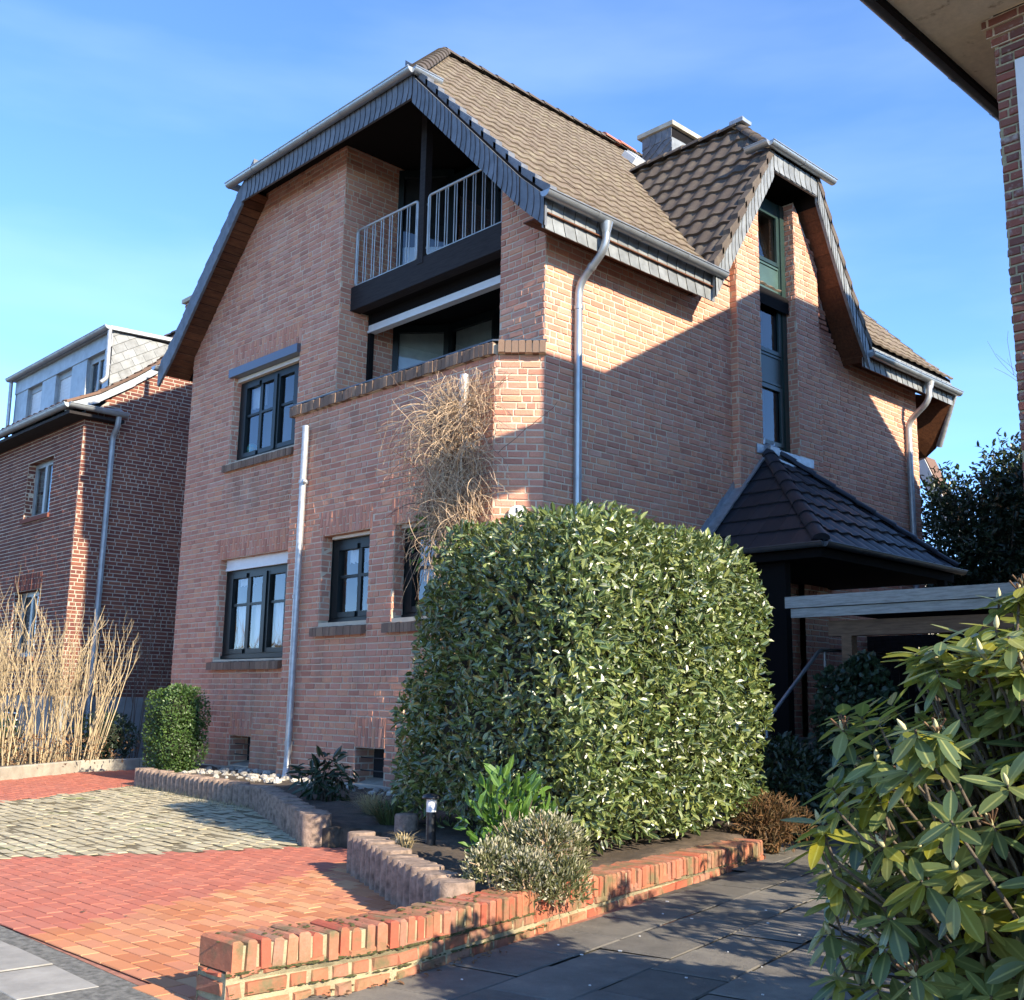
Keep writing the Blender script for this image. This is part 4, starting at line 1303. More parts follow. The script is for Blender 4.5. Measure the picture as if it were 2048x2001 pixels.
def pavers(mb, poly, ang, L, Wd, joint, z, m_of, jit=.0012, zj=.0012, bond=.5, bev=.0025, th=.05):
    """Blocks laid in running bond over a polygon list test."""
    c, s = math.cos(ang), math.sin(ang)
    U = V((c, s, 0)); W_ = V((-s, c, 0)); N = V((0, 0, 1))
    xs = [p[0] for p in poly]; ys = [p[1] for p in poly]
    cx, cy = sum(xs) / len(xs), sum(ys) / len(ys)
    rad = max(math.hypot(x - cx, y - cy) for x, y in poly)
    O = V((cx, cy, z))
    def inside(x, y):
        r = False; j = len(poly) - 1
        for i in range(len(poly)):
            if (poly[i][1] > y) != (poly[j][1] > y) and x < (poly[j][0] - poly[i][0]) * (y - poly[i][1]) / (poly[j][1] - poly[i][1]) + poly[i][0]: r = not r
            j = i
        return r
    nr = int(rad / Wd) + 1; nc = int(rad / L) + 2
    for j in range(-nr, nr + 1):
        off = (j % 2) * bond * L
        for i in range(-nc, nc + 1):
            u0, v0 = i * L + off, j * Wd
            pc = O + U * (u0 + L / 2) + W_ * (v0 + Wd / 2)
            if not inside(pc.x, pc.y): continue
            rj = lambda: random.uniform(-jit, jit)
            dzv = random.uniform(-zj, zj)
            lo = [(u0 + joint / 2, v0 + joint / 2), (u0 + L - joint / 2, v0 + joint / 2), (u0 + L - joint / 2, v0 + Wd - joint / 2), (u0 + joint / 2, v0 + Wd - joint / 2)]
            hi = [(u0 + joint / 2 + bev, v0 + joint / 2 + bev), (u0 + L - joint / 2 - bev, v0 + joint / 2 + bev), (u0 + L - joint / 2 - bev, v0 + Wd - joint / 2 - bev), (u0 + joint / 2 + bev, v0 + Wd - joint / 2 - bev)]
            a = [O + U * u + W_ * v - N * th for u, v in lo]
            b = [O + U * (u + rj()) + W_ * (v + rj()) + N * (dzv + rj() * .6 - .005) for u, v in lo]
            t = [O + U * (u + rj()) + W_ * (v + rj()) + N * (dzv + rj() * .6) for u, v in hi]
            mb.add(b + t, [(4, 5, 6, 7), (0, 1, 5, 4), (1, 2, 6, 5), (2, 3, 7, 6), (3, 0, 4, 7)], m_of(pc.x, pc.y))

RED = [(-4.15, 2.3), (-4.2, 3.2), (-4.5, 4.0), (-5.6, 4.45), (-6.7, 4.95), (-7.6, 5.75), (-8.0, 5.42), (-8.32, 4.36), (-8.8, 3.16), (-9.1, 2.3)]
PAL1 = ((-14.86, 7.07), (-11.13, 6.73)); PAL2 = ((-11.13, 6.73), (-8.02, 5.40)); PAL3 = ((-6.72, 4.88), (-4.52, 3.93))
GRID = [(-8.02, 5.40), (-8.32, 4.36), (-8.8, 3.16), (-9.1, 2.3), (-12.3, 2.3), (-13.32, 4.72), (-14.87, 7.07), (-11.13, 6.75)]
RED2 = [(-12.3, 2.3), (-13.32, 4.72), (-14.87, 7.07), (-15.0, 9.5), (-18.3, 9.5), (-18.0, 8.5), (-17.77, 7.47), (-16.55, 5.83), (-13.9, 2.3)]
sheet('driveway_bed', [(-14.2, 2.31), (-4.1, 2.31), (-4.1, 5.5), (-7.6, 6.4), (-18.5, 9.6), (-18.6, 8)], -.012, M['paver_joint'])
mb = MB()
def m_red(x, y): return 1 if x > -6.03 - (y - 2.53) * .402 else 0
pavers(mb, RED, 0.03, .2, .1, .006, 0, m_red)
pavers(mb, RED2, 0.0, .2, .1, .006, 0, lambda x, y: 0)
tag(mb.build('red_driveway', [M['paver_red'], M['paver_orange']]), kind='structure')
sheet('grid_paver_bed', GRID, -.0055, M['grid_joint'])
mb = MB()
pavers(mb, GRID, -.04, .22, .12, .024, 0, lambda x, y: 0, .006, .006, .5, .012)
tag(mb.build('grid_paver_parking', [M['grid_paver']]), kind='structure')

mb = MB()
for i in range(130):             # bits of bark and leaf on the paving
    x, y = random.uniform(-14, -4.4), random.uniform(2.4, 7.0)
    if y > 5.2 and x > -11: continue
    r = random.uniform(.006, .022); a = random.random() * 6.28
    d = V((math.cos(a), math.sin(a), 0)); e = V((-d.y, d.x, .3))
    p = V((x, y, .006))
    mb.add([p - d * r, p + e * r * .5, p + d * r, p - V((e.x, e.y, 0)) * r * .4], [(0, 1, 2), (0, 2, 3)], 0)
tag(mb.build('paving_litter', plain('leaf_bits', (.16, .11, .06), .9, isl=.5)), 'small brown leaf bits scattered over the red and grey paving', 'litter', kind='stuff')

# neighbour's dark drive, pavement
DRV = [(-4.12, 2.3), (-4.15, 3.2), (-4.52, 4.5), (-5.35, 7.85), (-6.0, 9.6), (-7.4, 11.0), (-7.4, 16.5), (-2.6, 16.5), (-1.4, 5.0), (-.2, 2.3)]
sheet('drive_bed', [(-4.1, 2.3), (-4.12, 3.2), (-4.5, 4.5), (-5.4, 7.85), (-7.6, 11), (-7.6, 17), (-2, 17), (4, 9), (4, 2.3)], -.016, M['joint_dark'])
mb = MB()
pavers(mb, DRV, R(103), .5, .4, .010, .0, lambda x, y: 0, .003, .005, .5, .006)
tag(mb.build('dark_driveway', [M['slab_dark']]), kind='structure')
sheet('pavement_asphalt', [(-60, -4.3), (40, -4.3), (40, 2.29), (-60, 2.29)], -.003, M['asphalt'])
mb = MB()
pavers(mb, [(-40, -3.2), (-4.98, -3.2), (-4.98, 2.15), (-40, 2.15)] if False else [(-16, -.6), (-4.98, -.6), (-4.98, 2.13), (-16, 2.13)], 0.0, .5, .35, .008, .002, lambda x, y: 0, .002, .003, .5, .004)
tag(mb.build('pavement_slabs', [M['slab_light']]), kind='structure')
mb = MB(); mb.box(-60, 40, -4.5, -4.3, -.06, .02); tag(mb.build('kerb', M['concrete']), kind='structure')

# planting bed (uneven soil)
def soil(name, poly, z, amp=.03, step=.12):
    xs = [p[0] for p in poly]; ys = [p[1] for p in poly]
    mb = MB(); nx = int((max(xs) - min(xs)) / step) + 1; ny = int((max(ys) - min(ys)) / step) + 1
    idx = {}
    vs = []; fs = []
    def ins(x, y):
        r = False; j = len(poly) - 1
        for i in range(len(poly)):
            if (poly[i][1] > y) != (poly[j][1] > y) and x < (poly[j][0] - poly[i][0]) * (y - poly[i][1]) / (poly[j][1] - poly[i][1]) + poly[i][0]: r = not r
            j = i
        return r
    def vid(i, j):
        if (i, j) not in idx:
            x, y = min(xs) + i * step, min(ys) + j * step
            idx[(i, j)] = len(vs)
            vs.append((x, y, z + amp * (math.sin(x * 3.1 + y * 1.7) * .4 + random.uniform(-.6, .6))))
        return idx[(i, j)]
    for i in range(nx):
        for j in range(ny):
            if ins(min(xs) + (i + .5) * step, min(ys) + (j + .5) * step): fs.append((vid(i, j), vid(i + 1, j), vid(i + 1, j + 1), vid(i, j + 1)))
    from collections import Counter
    ec = Counter(frozenset((f[k], f[(k + 1) % 4])) for f in fs for k in range(4))
    cen = V((sum(xs) / len(xs), sum(ys) / len(ys), 0))
    for f in list(fs):
        for k in range(4):
            a_, b_ = f[k], f[(k + 1) % 4]
            if ec[frozenset((a_, b_))] == 1:
                va, vb = vs[a_], vs[b_]
                k0 = len(vs); vs += [(va[0], va[1], -.06), (vb[0], vb[1], -.06)]
                fs.append((b_, a_, k0, k0 + 1))
    mb.add(vs, fs, 0, True)
    return tag(mb.build(name, M['soil']), kind='structure')
soil('garden_bed', [(-14.9, 7.1), (-11.12, 6.78), (-8.0, 5.46), (-7.5, 5.85), (-6.75, 4.95), (-4.62, 4.02), (-4.72, 4.6), (-5.52, 7.9), (-6.2, 10.0), (-8.78, 10), (-8.8, 8.7), (-9.3, 8.46), (-13.5, 8.46), (-13.5, 8.86), (-17.5, 8.86)], .15)
soil('neighbour_bed', [(-14.3, 2.4), (-16.9, 5.9), (-18.15, 7.55), (-18.4, 8.6), (-21.1, 8.6), (-21.1, 8.4), (-32, 8.4), (-32, 2.4)], .13, .04, .25)
soil('shrub_bed', [(-3.3, 8.5), (-3.05, 6.5), (-2.4, 4.9), (-1.6, 3.6), (-.9, 2.7), (2, 2.5), (2, 8.5)], .03, .03, .14)
sheet('gap_path', [(-21.0, 8.6), (-17.6, 8.6), (-17.6, 25), (-21.0, 25)], .02, M['ground'])

# ================================================================== LOW GARDEN WALL
WALLP = [(V((-4.03, 2.34, 0)), .262), (V((-4.06, 3.2, 0)), .245), (V((-4.42, 4.5, 0)), .215), (V((-5.30, 7.90, 0)), .145)]   # right face, top height
def low_wall():
    mb = MB()
    for (a, ha), (b, hb) in zip(WALLP[:-1], WALLP[1:]):
        d = b - a; L = d.length; x = d / L; n = V((x.y, -x.x, 0))
        ta, tb = ha - .117, hb - .117
        pl = [(0, 0), (L, 0), (L, tb + .04), (0, ta + .04)]
        brickwork(mb, a - V((0, 0, .03)), x, (0, 0, 1), n, L, ta + .04, (), (), pl, course=.075, L=.21, Hd=.105, joint=.018, v_start=-.005, jit=.006, rel=.012, head=.6)
        pr_ = [(0, 0), (L, 0), (L, ta + .04), (0, tb + .04)]
        brickwork(mb, b - n * .21 - V((0, 0, .03)), -x, (0, 0, 1), -n, L, ta + .04, (), (), pr_, course=.075, joint=.018, jit=.006, rel=.01)
        k = round(L / .066)
        for i in range(k):
            t = (i + .5) / k
            c = a + x * (L * t) - n * .105
            top = ta + (tb - ta) * t
            hh = .057
            al = random.gauss(0, .025)
            xx = (x + n * al).normalized(); nn = (n - x * al).normalized()
            mb.obox(c + V((0, 0, top + hh + random.uniform(-.007, .006))) + n * random.uniform(-.009, .007), xx * (L / k / 2 - random.uniform(.006, .011)), nn * .118, V((0, 0, hh)) + x * random.gauss(0, .002), 1, random.uniform(.006, .013))
        a0 = a + x * .03 if a.y < 2.5 else a
        q = [a0 + V((0, 0, ta - .03)), b + V((0, 0, tb - .03)), b + V((0, 0, tb + .097)), a0 + V((0, 0, ta + .097))]
        mb.prism(q, -n * .21, 0)
    brickwork(mb, V((-4.24, 2.34, -.03)), (1, 0, 0), (0, 0, 1), (0, -1, 0), .21, .175, course=.075, joint=.017, jit=.006, rel=.01)
    brickwork(mb, WALLP[-1][0] + V((.02, .01, -.03)), (-1, .1, 0), (0, 0, 1), (0, 1, 0), .23, .06, course=.075)
    o = mb.build('garden_wall', [M['mortar_old'], M['brick_wall']], loc=(-4.3, 4.0, 0))
    tag(o, 'low mossy red brick garden wall with a course of upright bricks along the dark drive', 'garden wall')
low_wall()

# moss cushions along the wall joints
mb = MB()
for i in range(700):
    t = random.random() ** 1.2
    k = 0 if t < .3 else 1
    (a, ha), (b, hb) = WALLP[k], WALLP[k + 1]
    tt = t / .3 if k == 0 else (t - .3) / .7
    p = a.lerp(b, tt); hz = ha + (hb - ha) * tt
    zc = random.choice([hz - .117, hz - .117, hz - .195, hz])
    r = random.uniform(.002, .0085)
    if zc == hz: p = p + V((-random.uniform(.02, .21), 0, 0)); zc = hz - .004
    sphere(mb, (p.x + (.012 if zc != hz - .004 else 0), p.y, zc + random.uniform(-.006, .004)), r, 7, 5, 0, (.7 if zc < hz - .01 else 1.3, random.uniform(1, 2.6), .5))
M['moss'] = plain('moss', (.085, .085, .028), 1.0, var=.4, scale=60, bump=1.0, bscale=200)
tag(mb.build('moss', M['moss']), 'green moss cushions growing on the joints and top of the low brick wall', 'moss', kind='stuff')

# ================================================================== PALISADE EDGING
def palisade(label, p, q, n, h, r, lead=None):
    p, q = V((*p, 0)), V((*q, 0))
    d = q - p
    root = thing('palisade_edging', label, 'edging', (p + q) / 2, 'concrete palisade edgings round the bed')
    x = d.normalized(); y = V((-x.y, x.x, 0))
    if y.y < 0: y = -y
    for i in range(n):
        c = p + d * ((i + .5) / n) + y * r * .45
        hh = h + random.uniform(-.012, .012) - .04 * 0
        rr = d.length / n / 2
        if lead and i >= n - lead: rr *= 1.15
        mb = MB()
        K = 14
        tilt = V((random.uniform(-.01, .01), random.uniform(-.01, .01), 0))
        ring = lambda s, z: [c + x * math.cos(2 * math.pi * k / K) * (rr - .004) * s + y * math.sin(2 * math.pi * k / K) * (rr + .03) * s + V((0, 0, z)) + tilt * z for k in range(K)]
        a, b, t = ring(1, -.05), ring(1, hh - .006), ring(.94, hh)
        mb.add(a + b + t, [(k, (k + 1) % K, K + (k + 1) % K, K + k) for k in range(K)] + [(K + k, K + (k + 1) % K, 2 * K + (k + 1) % K, 2 * K + k) for k in range(K)] + [list(range(2 * K, 3 * K))], 0)
        for k in range(K): mb.s[k] = True
        mb.build('palisade_post', M['palisade'], root)
palisade('long row of ribbed concrete palisades in front of the left house windows', PAL1[0], PAL1[1], 26, .235, .07)
palisade('row of concrete palisades slanting beside the grey grid pavers', PAL2[0], PAL2[1], 20, .255, .08, 2)
palisade('row of concrete palisades running from the red paving to the low brick wall', PAL3[0], PAL3[1], 17, .27, .07)
mb = MB(); mb.tube([(-7.42, 5.9, .0), (-7.42, 5.9, .27), (-7.42, 5.9, .285)], [.10, .10, .088], 16)
tag(mb.build('palisade_stub', M['palisade'], loc=(-7.42, 5.9, 0)), 'single round concrete palisade stub standing in the bed behind the gap', 'edging')

# stones
mb = MB()
def stone(mb, c, r):
    vs, fs = [], []
    nu, nv = 8, 5
    sc = [random.uniform(.7, 1.3) for _ in range(3)]
    for i in range(nv + 1):
        a = math.pi * i / nv
        for j in range(nu):
            b = 2 * math.pi * j / nu + .3 * i
            k = r * random.uniform(.82, 1.12)
            vs.append((c[0] + k * sc[0] * math.sin(a) * math.cos(b), c[1] + k * sc[1] * math.sin(a) * math.sin(b), c[2] + k * .7 * sc[2] * math.cos(a)))
    for i in range(nv):
        for j in range(nu): fs.append((i * nu + j, (i + 1) * nu + j, (i + 1) * nu + (j + 1) % nu, i * nu + (j + 1) % nu))
    mb.add(vs, fs, 0)
for i in range(170):
    x = random.uniform(-15.2, -12.4); y0 = 8.72 if x < -13.5 else 8.3
    t = random.random() ** 1.5
    stone(mb, (x, y0 - t * (1.2 if x < -13.2 else .6), .155 + random.uniform(-.01, .02)), random.uniform(.02, .06))
for i in range(36):
    stone(mb, (random.uniform(-12.6, -9.6), random.uniform(7.6, 8.2), .175), random.uniform(.02, .06))
tag(mb.build('white_gravel', M['stone']), 'white broken stones strewn on the bed along the house wall', 'gravel', kind='stuff')
mb = MB(); stone(mb, (-7.82, 5.72, .07), .11)
tag(mb.build('white_stone', M['stone'], loc=(-7.82, 5.72, 0)), 'large white stone lying in the gap at the end of the palisades', 'stone')
mb = MB(); stone(mb, (-6.75, 5.35, .17), .07)
tag(mb.build('grey_stone', M['concrete'], loc=(-6.75, 5.35, .12)), 'grey stone lying beside the garden lamp', 'stone')

# garden lamp
L0 = V((-6.50, 5.40, .15))
lp = thing('garden_lamp', 'small black bollard garden lamp with white glass below a flat cap', 'lamp', L0)
mb = MB(); mb.tube([L0, L0 + V((0, 0, .25))], .037, 16); mb.tube([L0 - V((0, 0, .03)), L0 + V((0, 0, .015))], .06, 16)
mb.build('post', M['black_metal'], lp)
mb = MB(); mb.tube([L0 + V((0, 0, .25)), L0 + V((0, 0, .345))], .039, 16); mb.build('glass_cylinder', M['opal'], lp)
mb = MB(); mb.tube([L0 + V((0, 0, z)) for z in (.345, .355, .372, .382)], [.07, .074, .062, .02], 20); mb.build('cap', M['black_metal'], lp)
mb = MB(); mb.tube(smooth_path([L0 + V((-.05, 0, .03)), L0 + V((-.12, -.05, .04)), L0 + V((-.22, -.03, .02)), L0 + V((-.3, .05, .02))], .05), .009, 6); mb.build('cable', M['black_metal'], lp)
mb = MB(); mb.obox((-9.3, 7.25, .2), (.05, -.05, 0), (0, 0, .055), (.002, .002, 0)); mb.obox((-9.3, 7.25, .12), (.006, 0, 0), (0, .003, 0), (0, 0, .05))
tag(mb.build('plant_tag', plain('yellow_tag', (.5, .42, .05), .5), loc=(-9.3, 7.25, .12)), 'small yellow plant tag stuck in the soil beside the hedge', 'plant tag')

# left kerb wall
mb = MB()
kp = [V((-13.75, 2.3, 0)), V((-16.55, 5.83, 0)), V((-17.77, 7.47, 0)), V((-18.05, 8.6, 0)), V((-18.2, 12, 0))]
for a, b in zip(kp[:-1], kp[1:]):
    d = b - a; x = d.normalized(); n = V((-x.y, x.x, 0))
    if n.x > 0: n = -n
    k = max(1, round(d.length / 1.0))
    for i in range(k):
        p0, p1 = a + d * (i / k) + x * .004, a + d * ((i + 1) / k) - x * .004
        mb.prism([p0 - V((0, 0, .05)), p0 + V((0, 0, .165)), p0 + n * .015 + V((0, 0, .18)), p0 + n * .1 + V((0, 0, .18)), p0 + n * .1 - V((0, 0, .05))], p1 - p0)
tag(mb.build('kerb_edging', M['concrete'], loc=(-16.5, 5.8, 0)), 'long pale concrete edging kerb in front of the bare shrubs', 'kerb')

# ================================================================== LEFT NEIGHBOUR HOUSE
NX, NY, NXL = -21.1, 8.36, -29.0
nb = thing('brick_house', 'dark red-brown brick house with wide zinc dormer, left of the big house', 'house', (-25, 12, 0))
PZ1 = 1.18
mb = MB()
O = V((NX, NY, PZ1))
sp = [(0, 0), (9, 0), (9, 5.6), (3.9, 9.25), (1.35, 6.72), (0.3, 6.05), (0, 5.9)]
spc = [(0, 0), (8.6, 0), (8.6, 6.1), (3.9, 9.1), (2.1, 7.45), (0, 5.45)]
brickwork(mb, O, (0, 1, 0), (0, 0, 1), (1, 0, 0), 8.6, 9.1, (), (), [(0, 0), (8.6, 0), (8.6, 5.4), (3.9, 9.05), (0, 5.42)], course=.0775, L=.25, Hd=.12, joint=.013)
mb.build('side_wall', [M['mortar_light'], M['brick_dark']], nb)
mb = MB()
wo = [(-23.88 - NXL, -22.5 - NXL, 4.84 - PZ1, 6.05 - PZ1), (-23.95 - NXL, -22.6 - NXL, 1.95 - PZ1, 3.30 - PZ1), (-27.3 - NXL, -25.9 - NXL, 4.84 - PZ1, 6.05 - PZ1), (-27.3 - NXL, -25.9 - NXL, 1.95 - PZ1, 3.3 - PZ1)]
brickwork(mb, V((NXL, NY, PZ1)), (1, 0, 0), (0, 0, 1), (0, -1, 0), NX - NXL, 5.42, wo, [(o[0] - .1, o[1] + .1, o[3], o[3] + .3) for o in wo if o[3] < 3], course=.0775, L=.25, Hd=.12)
for o in wo: reveal(mb, V((NXL, NY, PZ1)), (1, 0, 0), (0, 0, 1), (0, -1, 0), o, .16)
mb.build('front_wall', [M['mortar'], M['brick_dark']], nb)
mb = MB()
mb.box(NXL, NX - .002, NY + .3, NY + 8.6, .2, 5.4)
mb.prism([(NX - .02, NY + .2, 5.4), (NX - .02, NY + 8.5, 5.4), (NX - .02, NY + 3.9, 10.1)], (NXL - NX, 0, 0))
mb.build('house_core', M['inside_dark'], nb)
mb = MB()
mb.box(NXL, NX + .04, NY - .04, NY + 8.6, -.1, PZ1)
pl = mb.build('plinth', M['grey_render'], nb)
mb = MB(); mb.box(-23.72, -23.0, NY - .05, NY - .043, .5, .93); v_ = mb.build('cellar_window', M['inside_dark'], nb)
mb = MB()
for k in range(3): mb.box(-23.74, -22.98, NY - .07, NY - .05, .56 + k * .13, .585 + k * .13)
mb.build('louvre', M['white'], v_)
M['frame_grey'] = plain('grey_window_frame', (.30, .32, .31), .4, var=.1)
for o in wo:
    x0, x1, z0, z1 = o[0] + NXL, o[1] + NXL, o[2] + PZ1, o[3] + PZ1
    mb = MB(); y = NY + .16
    mb.box(x0, x0 + .09, y, y + .06, z0, z1); mb.box(x1 - .09, x1, y, y + .06, z0, z1); mb.box(x0 + .09, x1 - .09, y, y + .06, z0, z0 + .1); mb.box(x0 + .09, x1 - .09, y, y + .06, z1 - .1, z1)
    xm = x0 + (x1 - x0) * .42
    mb.box(xm, xm + .11, y - .01, y + .06, z0 + .1, z1 - .1)
    f = mb.build('window', M['frame_grey'], nb)
    g = MB(); g.poly([(x0, y + .03, z0), (x1, y + .03, z0), (x1, y + .03, z1), (x0, y + .03, z1)]); g.build('pane', M['glass'], f)
    c = MB()
    n = 40
    vs = []
    for i in range(n + 1):
        xx = x0 + (xm - x0) * i / n
        vs += [(xx, y + .1 + .015 * math.sin(i * 1.3), z0), (xx, y + .1 + .015 * math.sin(i * 1.3), z1)]
    c.add(vs, [(2 * i, 2 * i + 2, 2 * i + 3, 2 * i + 1) for i in range(n)], 0, True)
    c.build('curtain', M['blind'], f)
    c = MB(); c.box(x0 - .06, x1 + .06, NY - .05, NY + .16, z0 - .09, z0 - .001); c.build('sill', M['brick_dark'], f)
# roof with flared foot
prof = [(7.95, 6.80), (8.6, 7.12), (9.3, 7.62), (9.75, 7.98), (12.26, 10.3)]
mb = MB()
segs = [0]
for a, b in zip(prof[:-1], prof[1:]): segs.append(segs[-1] + math.hypot(b[0] - a[0], b[1] - a[1]))
def npos(u, v):
    for i in range(len(prof) - 1):
        if v <= segs[i + 1] + 1e-6:
            t = (v - segs[i]) / (segs[i + 1] - segs[i]); return V((u, prof[i][0] + t * (prof[i + 1][0] - prof[i][0]), prof[i][1] + t * (prof[i + 1][1] - prof[i][1])))
    return V((u, *prof[-1]))
tiles(mb, npos, lambda u, v: V((0, -.8, 1)).normalized(), segs[-1], lambda v: NXL, lambda v: NX + .06, course=.36, tw=.3, lift=.05)
nroof = mb.build('roof', M['tile_left'], nb)
mb = MB()
for (ya, za), (yb, zb) in zip(prof[:-1], prof[1:]): mb.poly([(NX + .02, ya, za - .03), (NX + .02, yb, zb - .03), (NXL, yb, zb - .03), (NXL, ya, za - .03)])
mb.poly([(NX + .02, 12.26, 10.27), (NX + .02, 17.2, 6.6), (NXL, 17.2, 6.6), (NXL, 12.26, 10.27)])
mb.build('roof_deck', M['timber_gap_black'], nb)
mb = MB()
for (ya, za), (yb, zb) in zip(prof[:-1], prof[1:]):
    mb.prism([(NX + .03, ya, za - .02), (NX + .03, yb, zb - .02), (NX + .03, yb, zb - .19), (NX + .03, ya, za - .17)], (.05, 0, 0))
    mb.prism([(NX + .0, ya, za + .06), (NX + .0, yb, zb + .06), (NX + .0, yb, zb + .0), (NX + .0, ya, za + .0)], (.09, 0, 0), 1)
mb.build('verge_board', [M['lead'], M['tile_left']], nb)
mb = MB(); ridge_tiles(mb, (NXL, 12.26, 10.36), (NX + .05, 12.26, 10.36)); mb.build('ridge_tiles', M['tile_left'], nroof)
mb = MB()
gutter(mb, (NXL, 7.9, 6.74), (NX + .33, 7.9, 6.74), r=.085)
gutter(mb, (NX + .33, 7.9, 6.74), (NX + .33, 9.08, 6.74), r=.085)
mb.build('gutter', M['zinc_dull'], nb)
mb = MB()
mb.box(NXL, NX + .27, 7.95, NY, 6.56, 6.62); mb.box(NX, NX + .27, NY, 9.05, 6.56, 6.62)
mb.prism([(NX + .01, 7.95, 6.70), (NX + .30, 7.95, 6.70), (NX + .30, 9.06, 6.70), (NX + .01, 9.06, 6.86)], (0, 0, .05), 1)
mb.build('eave_box', [M['timber_dark'], M['lead']], nb)
mb = MB()
p = smooth_path([(NX + .30, 8.92, 6.68), (NX + .27, 8.92, 6.45), (NX + .09, 8.92, 6.3), (NX + .09, 8.9, .1)], .1)
downpipe(mb, p, .055, 0, [((NX + .09, 8.91, 5.4), (0, 0, 1)), ((NX + .09, 8.91, 4.1), (0, 0, 1)), ((NX + .09, 8.9, 2.8), (0, 0, 1))])
mb.build('downpipe', M['zinc_dull'], nb)
# dormer
mb = MB()
DX1, DX0, DYf = -21.62, -27.05, 9.0
dmb = MB()
dz0, dz1 = 7.3, 8.62
wins = [(-26.25, -25.35), (-24.55, -23.65), (-22.85, -21.95)]
xs = [DX0] + [v for w in wins for v in w] + [DX1]
for i in range(0, len(xs), 2): dmb.box(xs[i], xs[i + 1], DYf, DYf + .2, dz0, dz1)
dmb.box(DX0, DX1, DYf - .02, DYf + .2, 8.33, 8.66)
dmb.box(DX0, DX1, DYf, DYf + .2, dz0, 7.46)
dm = dmb.build('dormer', M['zinc_dull'], nb)
mb = MB(); mb.prism([(DX0 - .1, DYf - .1, 8.66), (DX0 - .1, 10.6, 8.74), (DX0 - .1, 10.6, 8.82), (DX0 - .1, DYf - .1, 8.74)], (DX1 - DX0 + .2, 0, 0)); mb.build('flat_roof', M['lead'], dm)
mb = MB(); gutter(mb, (DX0 - .15, DYf - .16, 8.72), (DX1 + .12, DYf - .16, 8.72), r=.07); mb.build('gutter', M['zinc_dull'], dm)
for sx, xx in ((1, DX1), (-1, DX0)):
    mb = MB()
    q = [(xx, DYf, 7.42), (xx, 10.35, 8.6), (xx, 10.35, 8.66), (xx, DYf, 8.66)]
    mb.prism(q, (-sx * .05, 0, 0), 0)
    if sx > 0:
        slate_field(mb, (xx, DYf, 7.30), (0, 1, 0), (0, 0, 1), (1, 0, 0), 1.5, 1.36, .22, 0, 32)
    mb.build('cheek', M['slate_light'], dm)
mb = MB(); p = [(DX1 + .06, DYf - .1, 8.66), (DX1 + .06, DYf - .08, 7.62), (DX1 + .06, DYf - .2, 7.5)]; downpipe(mb, smooth_path(p, .1), .045, 0, [((DX1 + .06, DYf - .08, 7.9), (0, 0, 1))]); mb.build('downpipe', M['galv'], dm)
mb = MB(); mb.tube([(DX0 - .1, DYf - .1, 8.66), (DX0 - .1, DYf - .08, 7.2)], .045, 10); mb.build('downpipe', M['galv'], dm)
for k, (a, b) in enumerate(wins):
    mb = MB()
    mb.box(a, a + .07, DYf + .08, DYf + .14, 7.46, 8.33); mb.box(b - .07, b, DYf + .08, DYf + .14, 7.46, 8.33); mb.box(a + .07, b - .07, DYf + .08, DYf + .14, 8.2, 8.33)
    if k == 2: mb.box((a + b) / 2 - .04, (a + b) / 2 + .04, DYf + .085, DYf + .14, 7.46, 8.2)
    f = mb.build('window', M['frame_grey'], dm)
    if k < 2:
        s = MB()
        for i in range(18): s.box(a + .07, b - .07, DYf + .095 + .004 * (i % 2), DYf + .13, 7.46 + i * .0411, 7.46 + (i + 1) * .0411)
        s.build('roller_shutter', M['white'], f)
    else:
        s = MB(); s.poly([(a, DYf + .12, 7.4), (b, DYf + .12, 7.4), (b, DYf + .12, 8.3), (a, DYf + .12, 8.3)]); s.build('pane', M['glass'], f)
        s = MB(); s.box(a, b, DYf + .18, DYf + .2, 7.4, 8.35); s.build('room_niche', M['inside_dark'], f)
mb = MB(); brickwork(mb, V((-24.6, 12.0, 9.9)), (1, 0, 0), (0, 0, 1), (0, -1, 0), .9, .95); brickwork(mb, V((-23.7, 12.0, 9.9)), (0, 1, 0), (0, 0, 1), (1, 0, 0), .6, .95)
mb.box(-24.6, -23.7, 12.03, 12.6, 9.9, 10.84)
ch = mb.build('chimney', [M['mortar'], M['brick_dark']], nroof)
mb = MB(); mb.box(-24.68, -23.62, 11.93, 12.68, 10.85, 10.95); mb.build('chimney_cap', M['concrete'], ch)

# house further left, only its roof edge and chimney show
fb = thing('row_house', 'pale house with grey roof and metal chimney, at the far left edge', 'house', (-36, 14, 0))
mb = MB(); mb.box(-42, -31.5, 12, 20, 0, 8.3); mb.build('wall', M['plinth'], fb)
mb = MB(); mb.prism([(-42.2, 11.6, 8.2), (-42.2, 16, 11.6), (-42.2, 20.4, 8.2)], (11, 0, 0)); rf = mb.build('roof', M['slate_light'], fb)
mb = MB(); mb.box(-36.5, -35.7, 14.6, 15.3, 10, 12.0); mb.tube([(-36.0, 14.95, 12.0), (-36.0, 14.95, 12.4)], .12, 10); mb.build('chimney', M['zinc_dull'], rf)

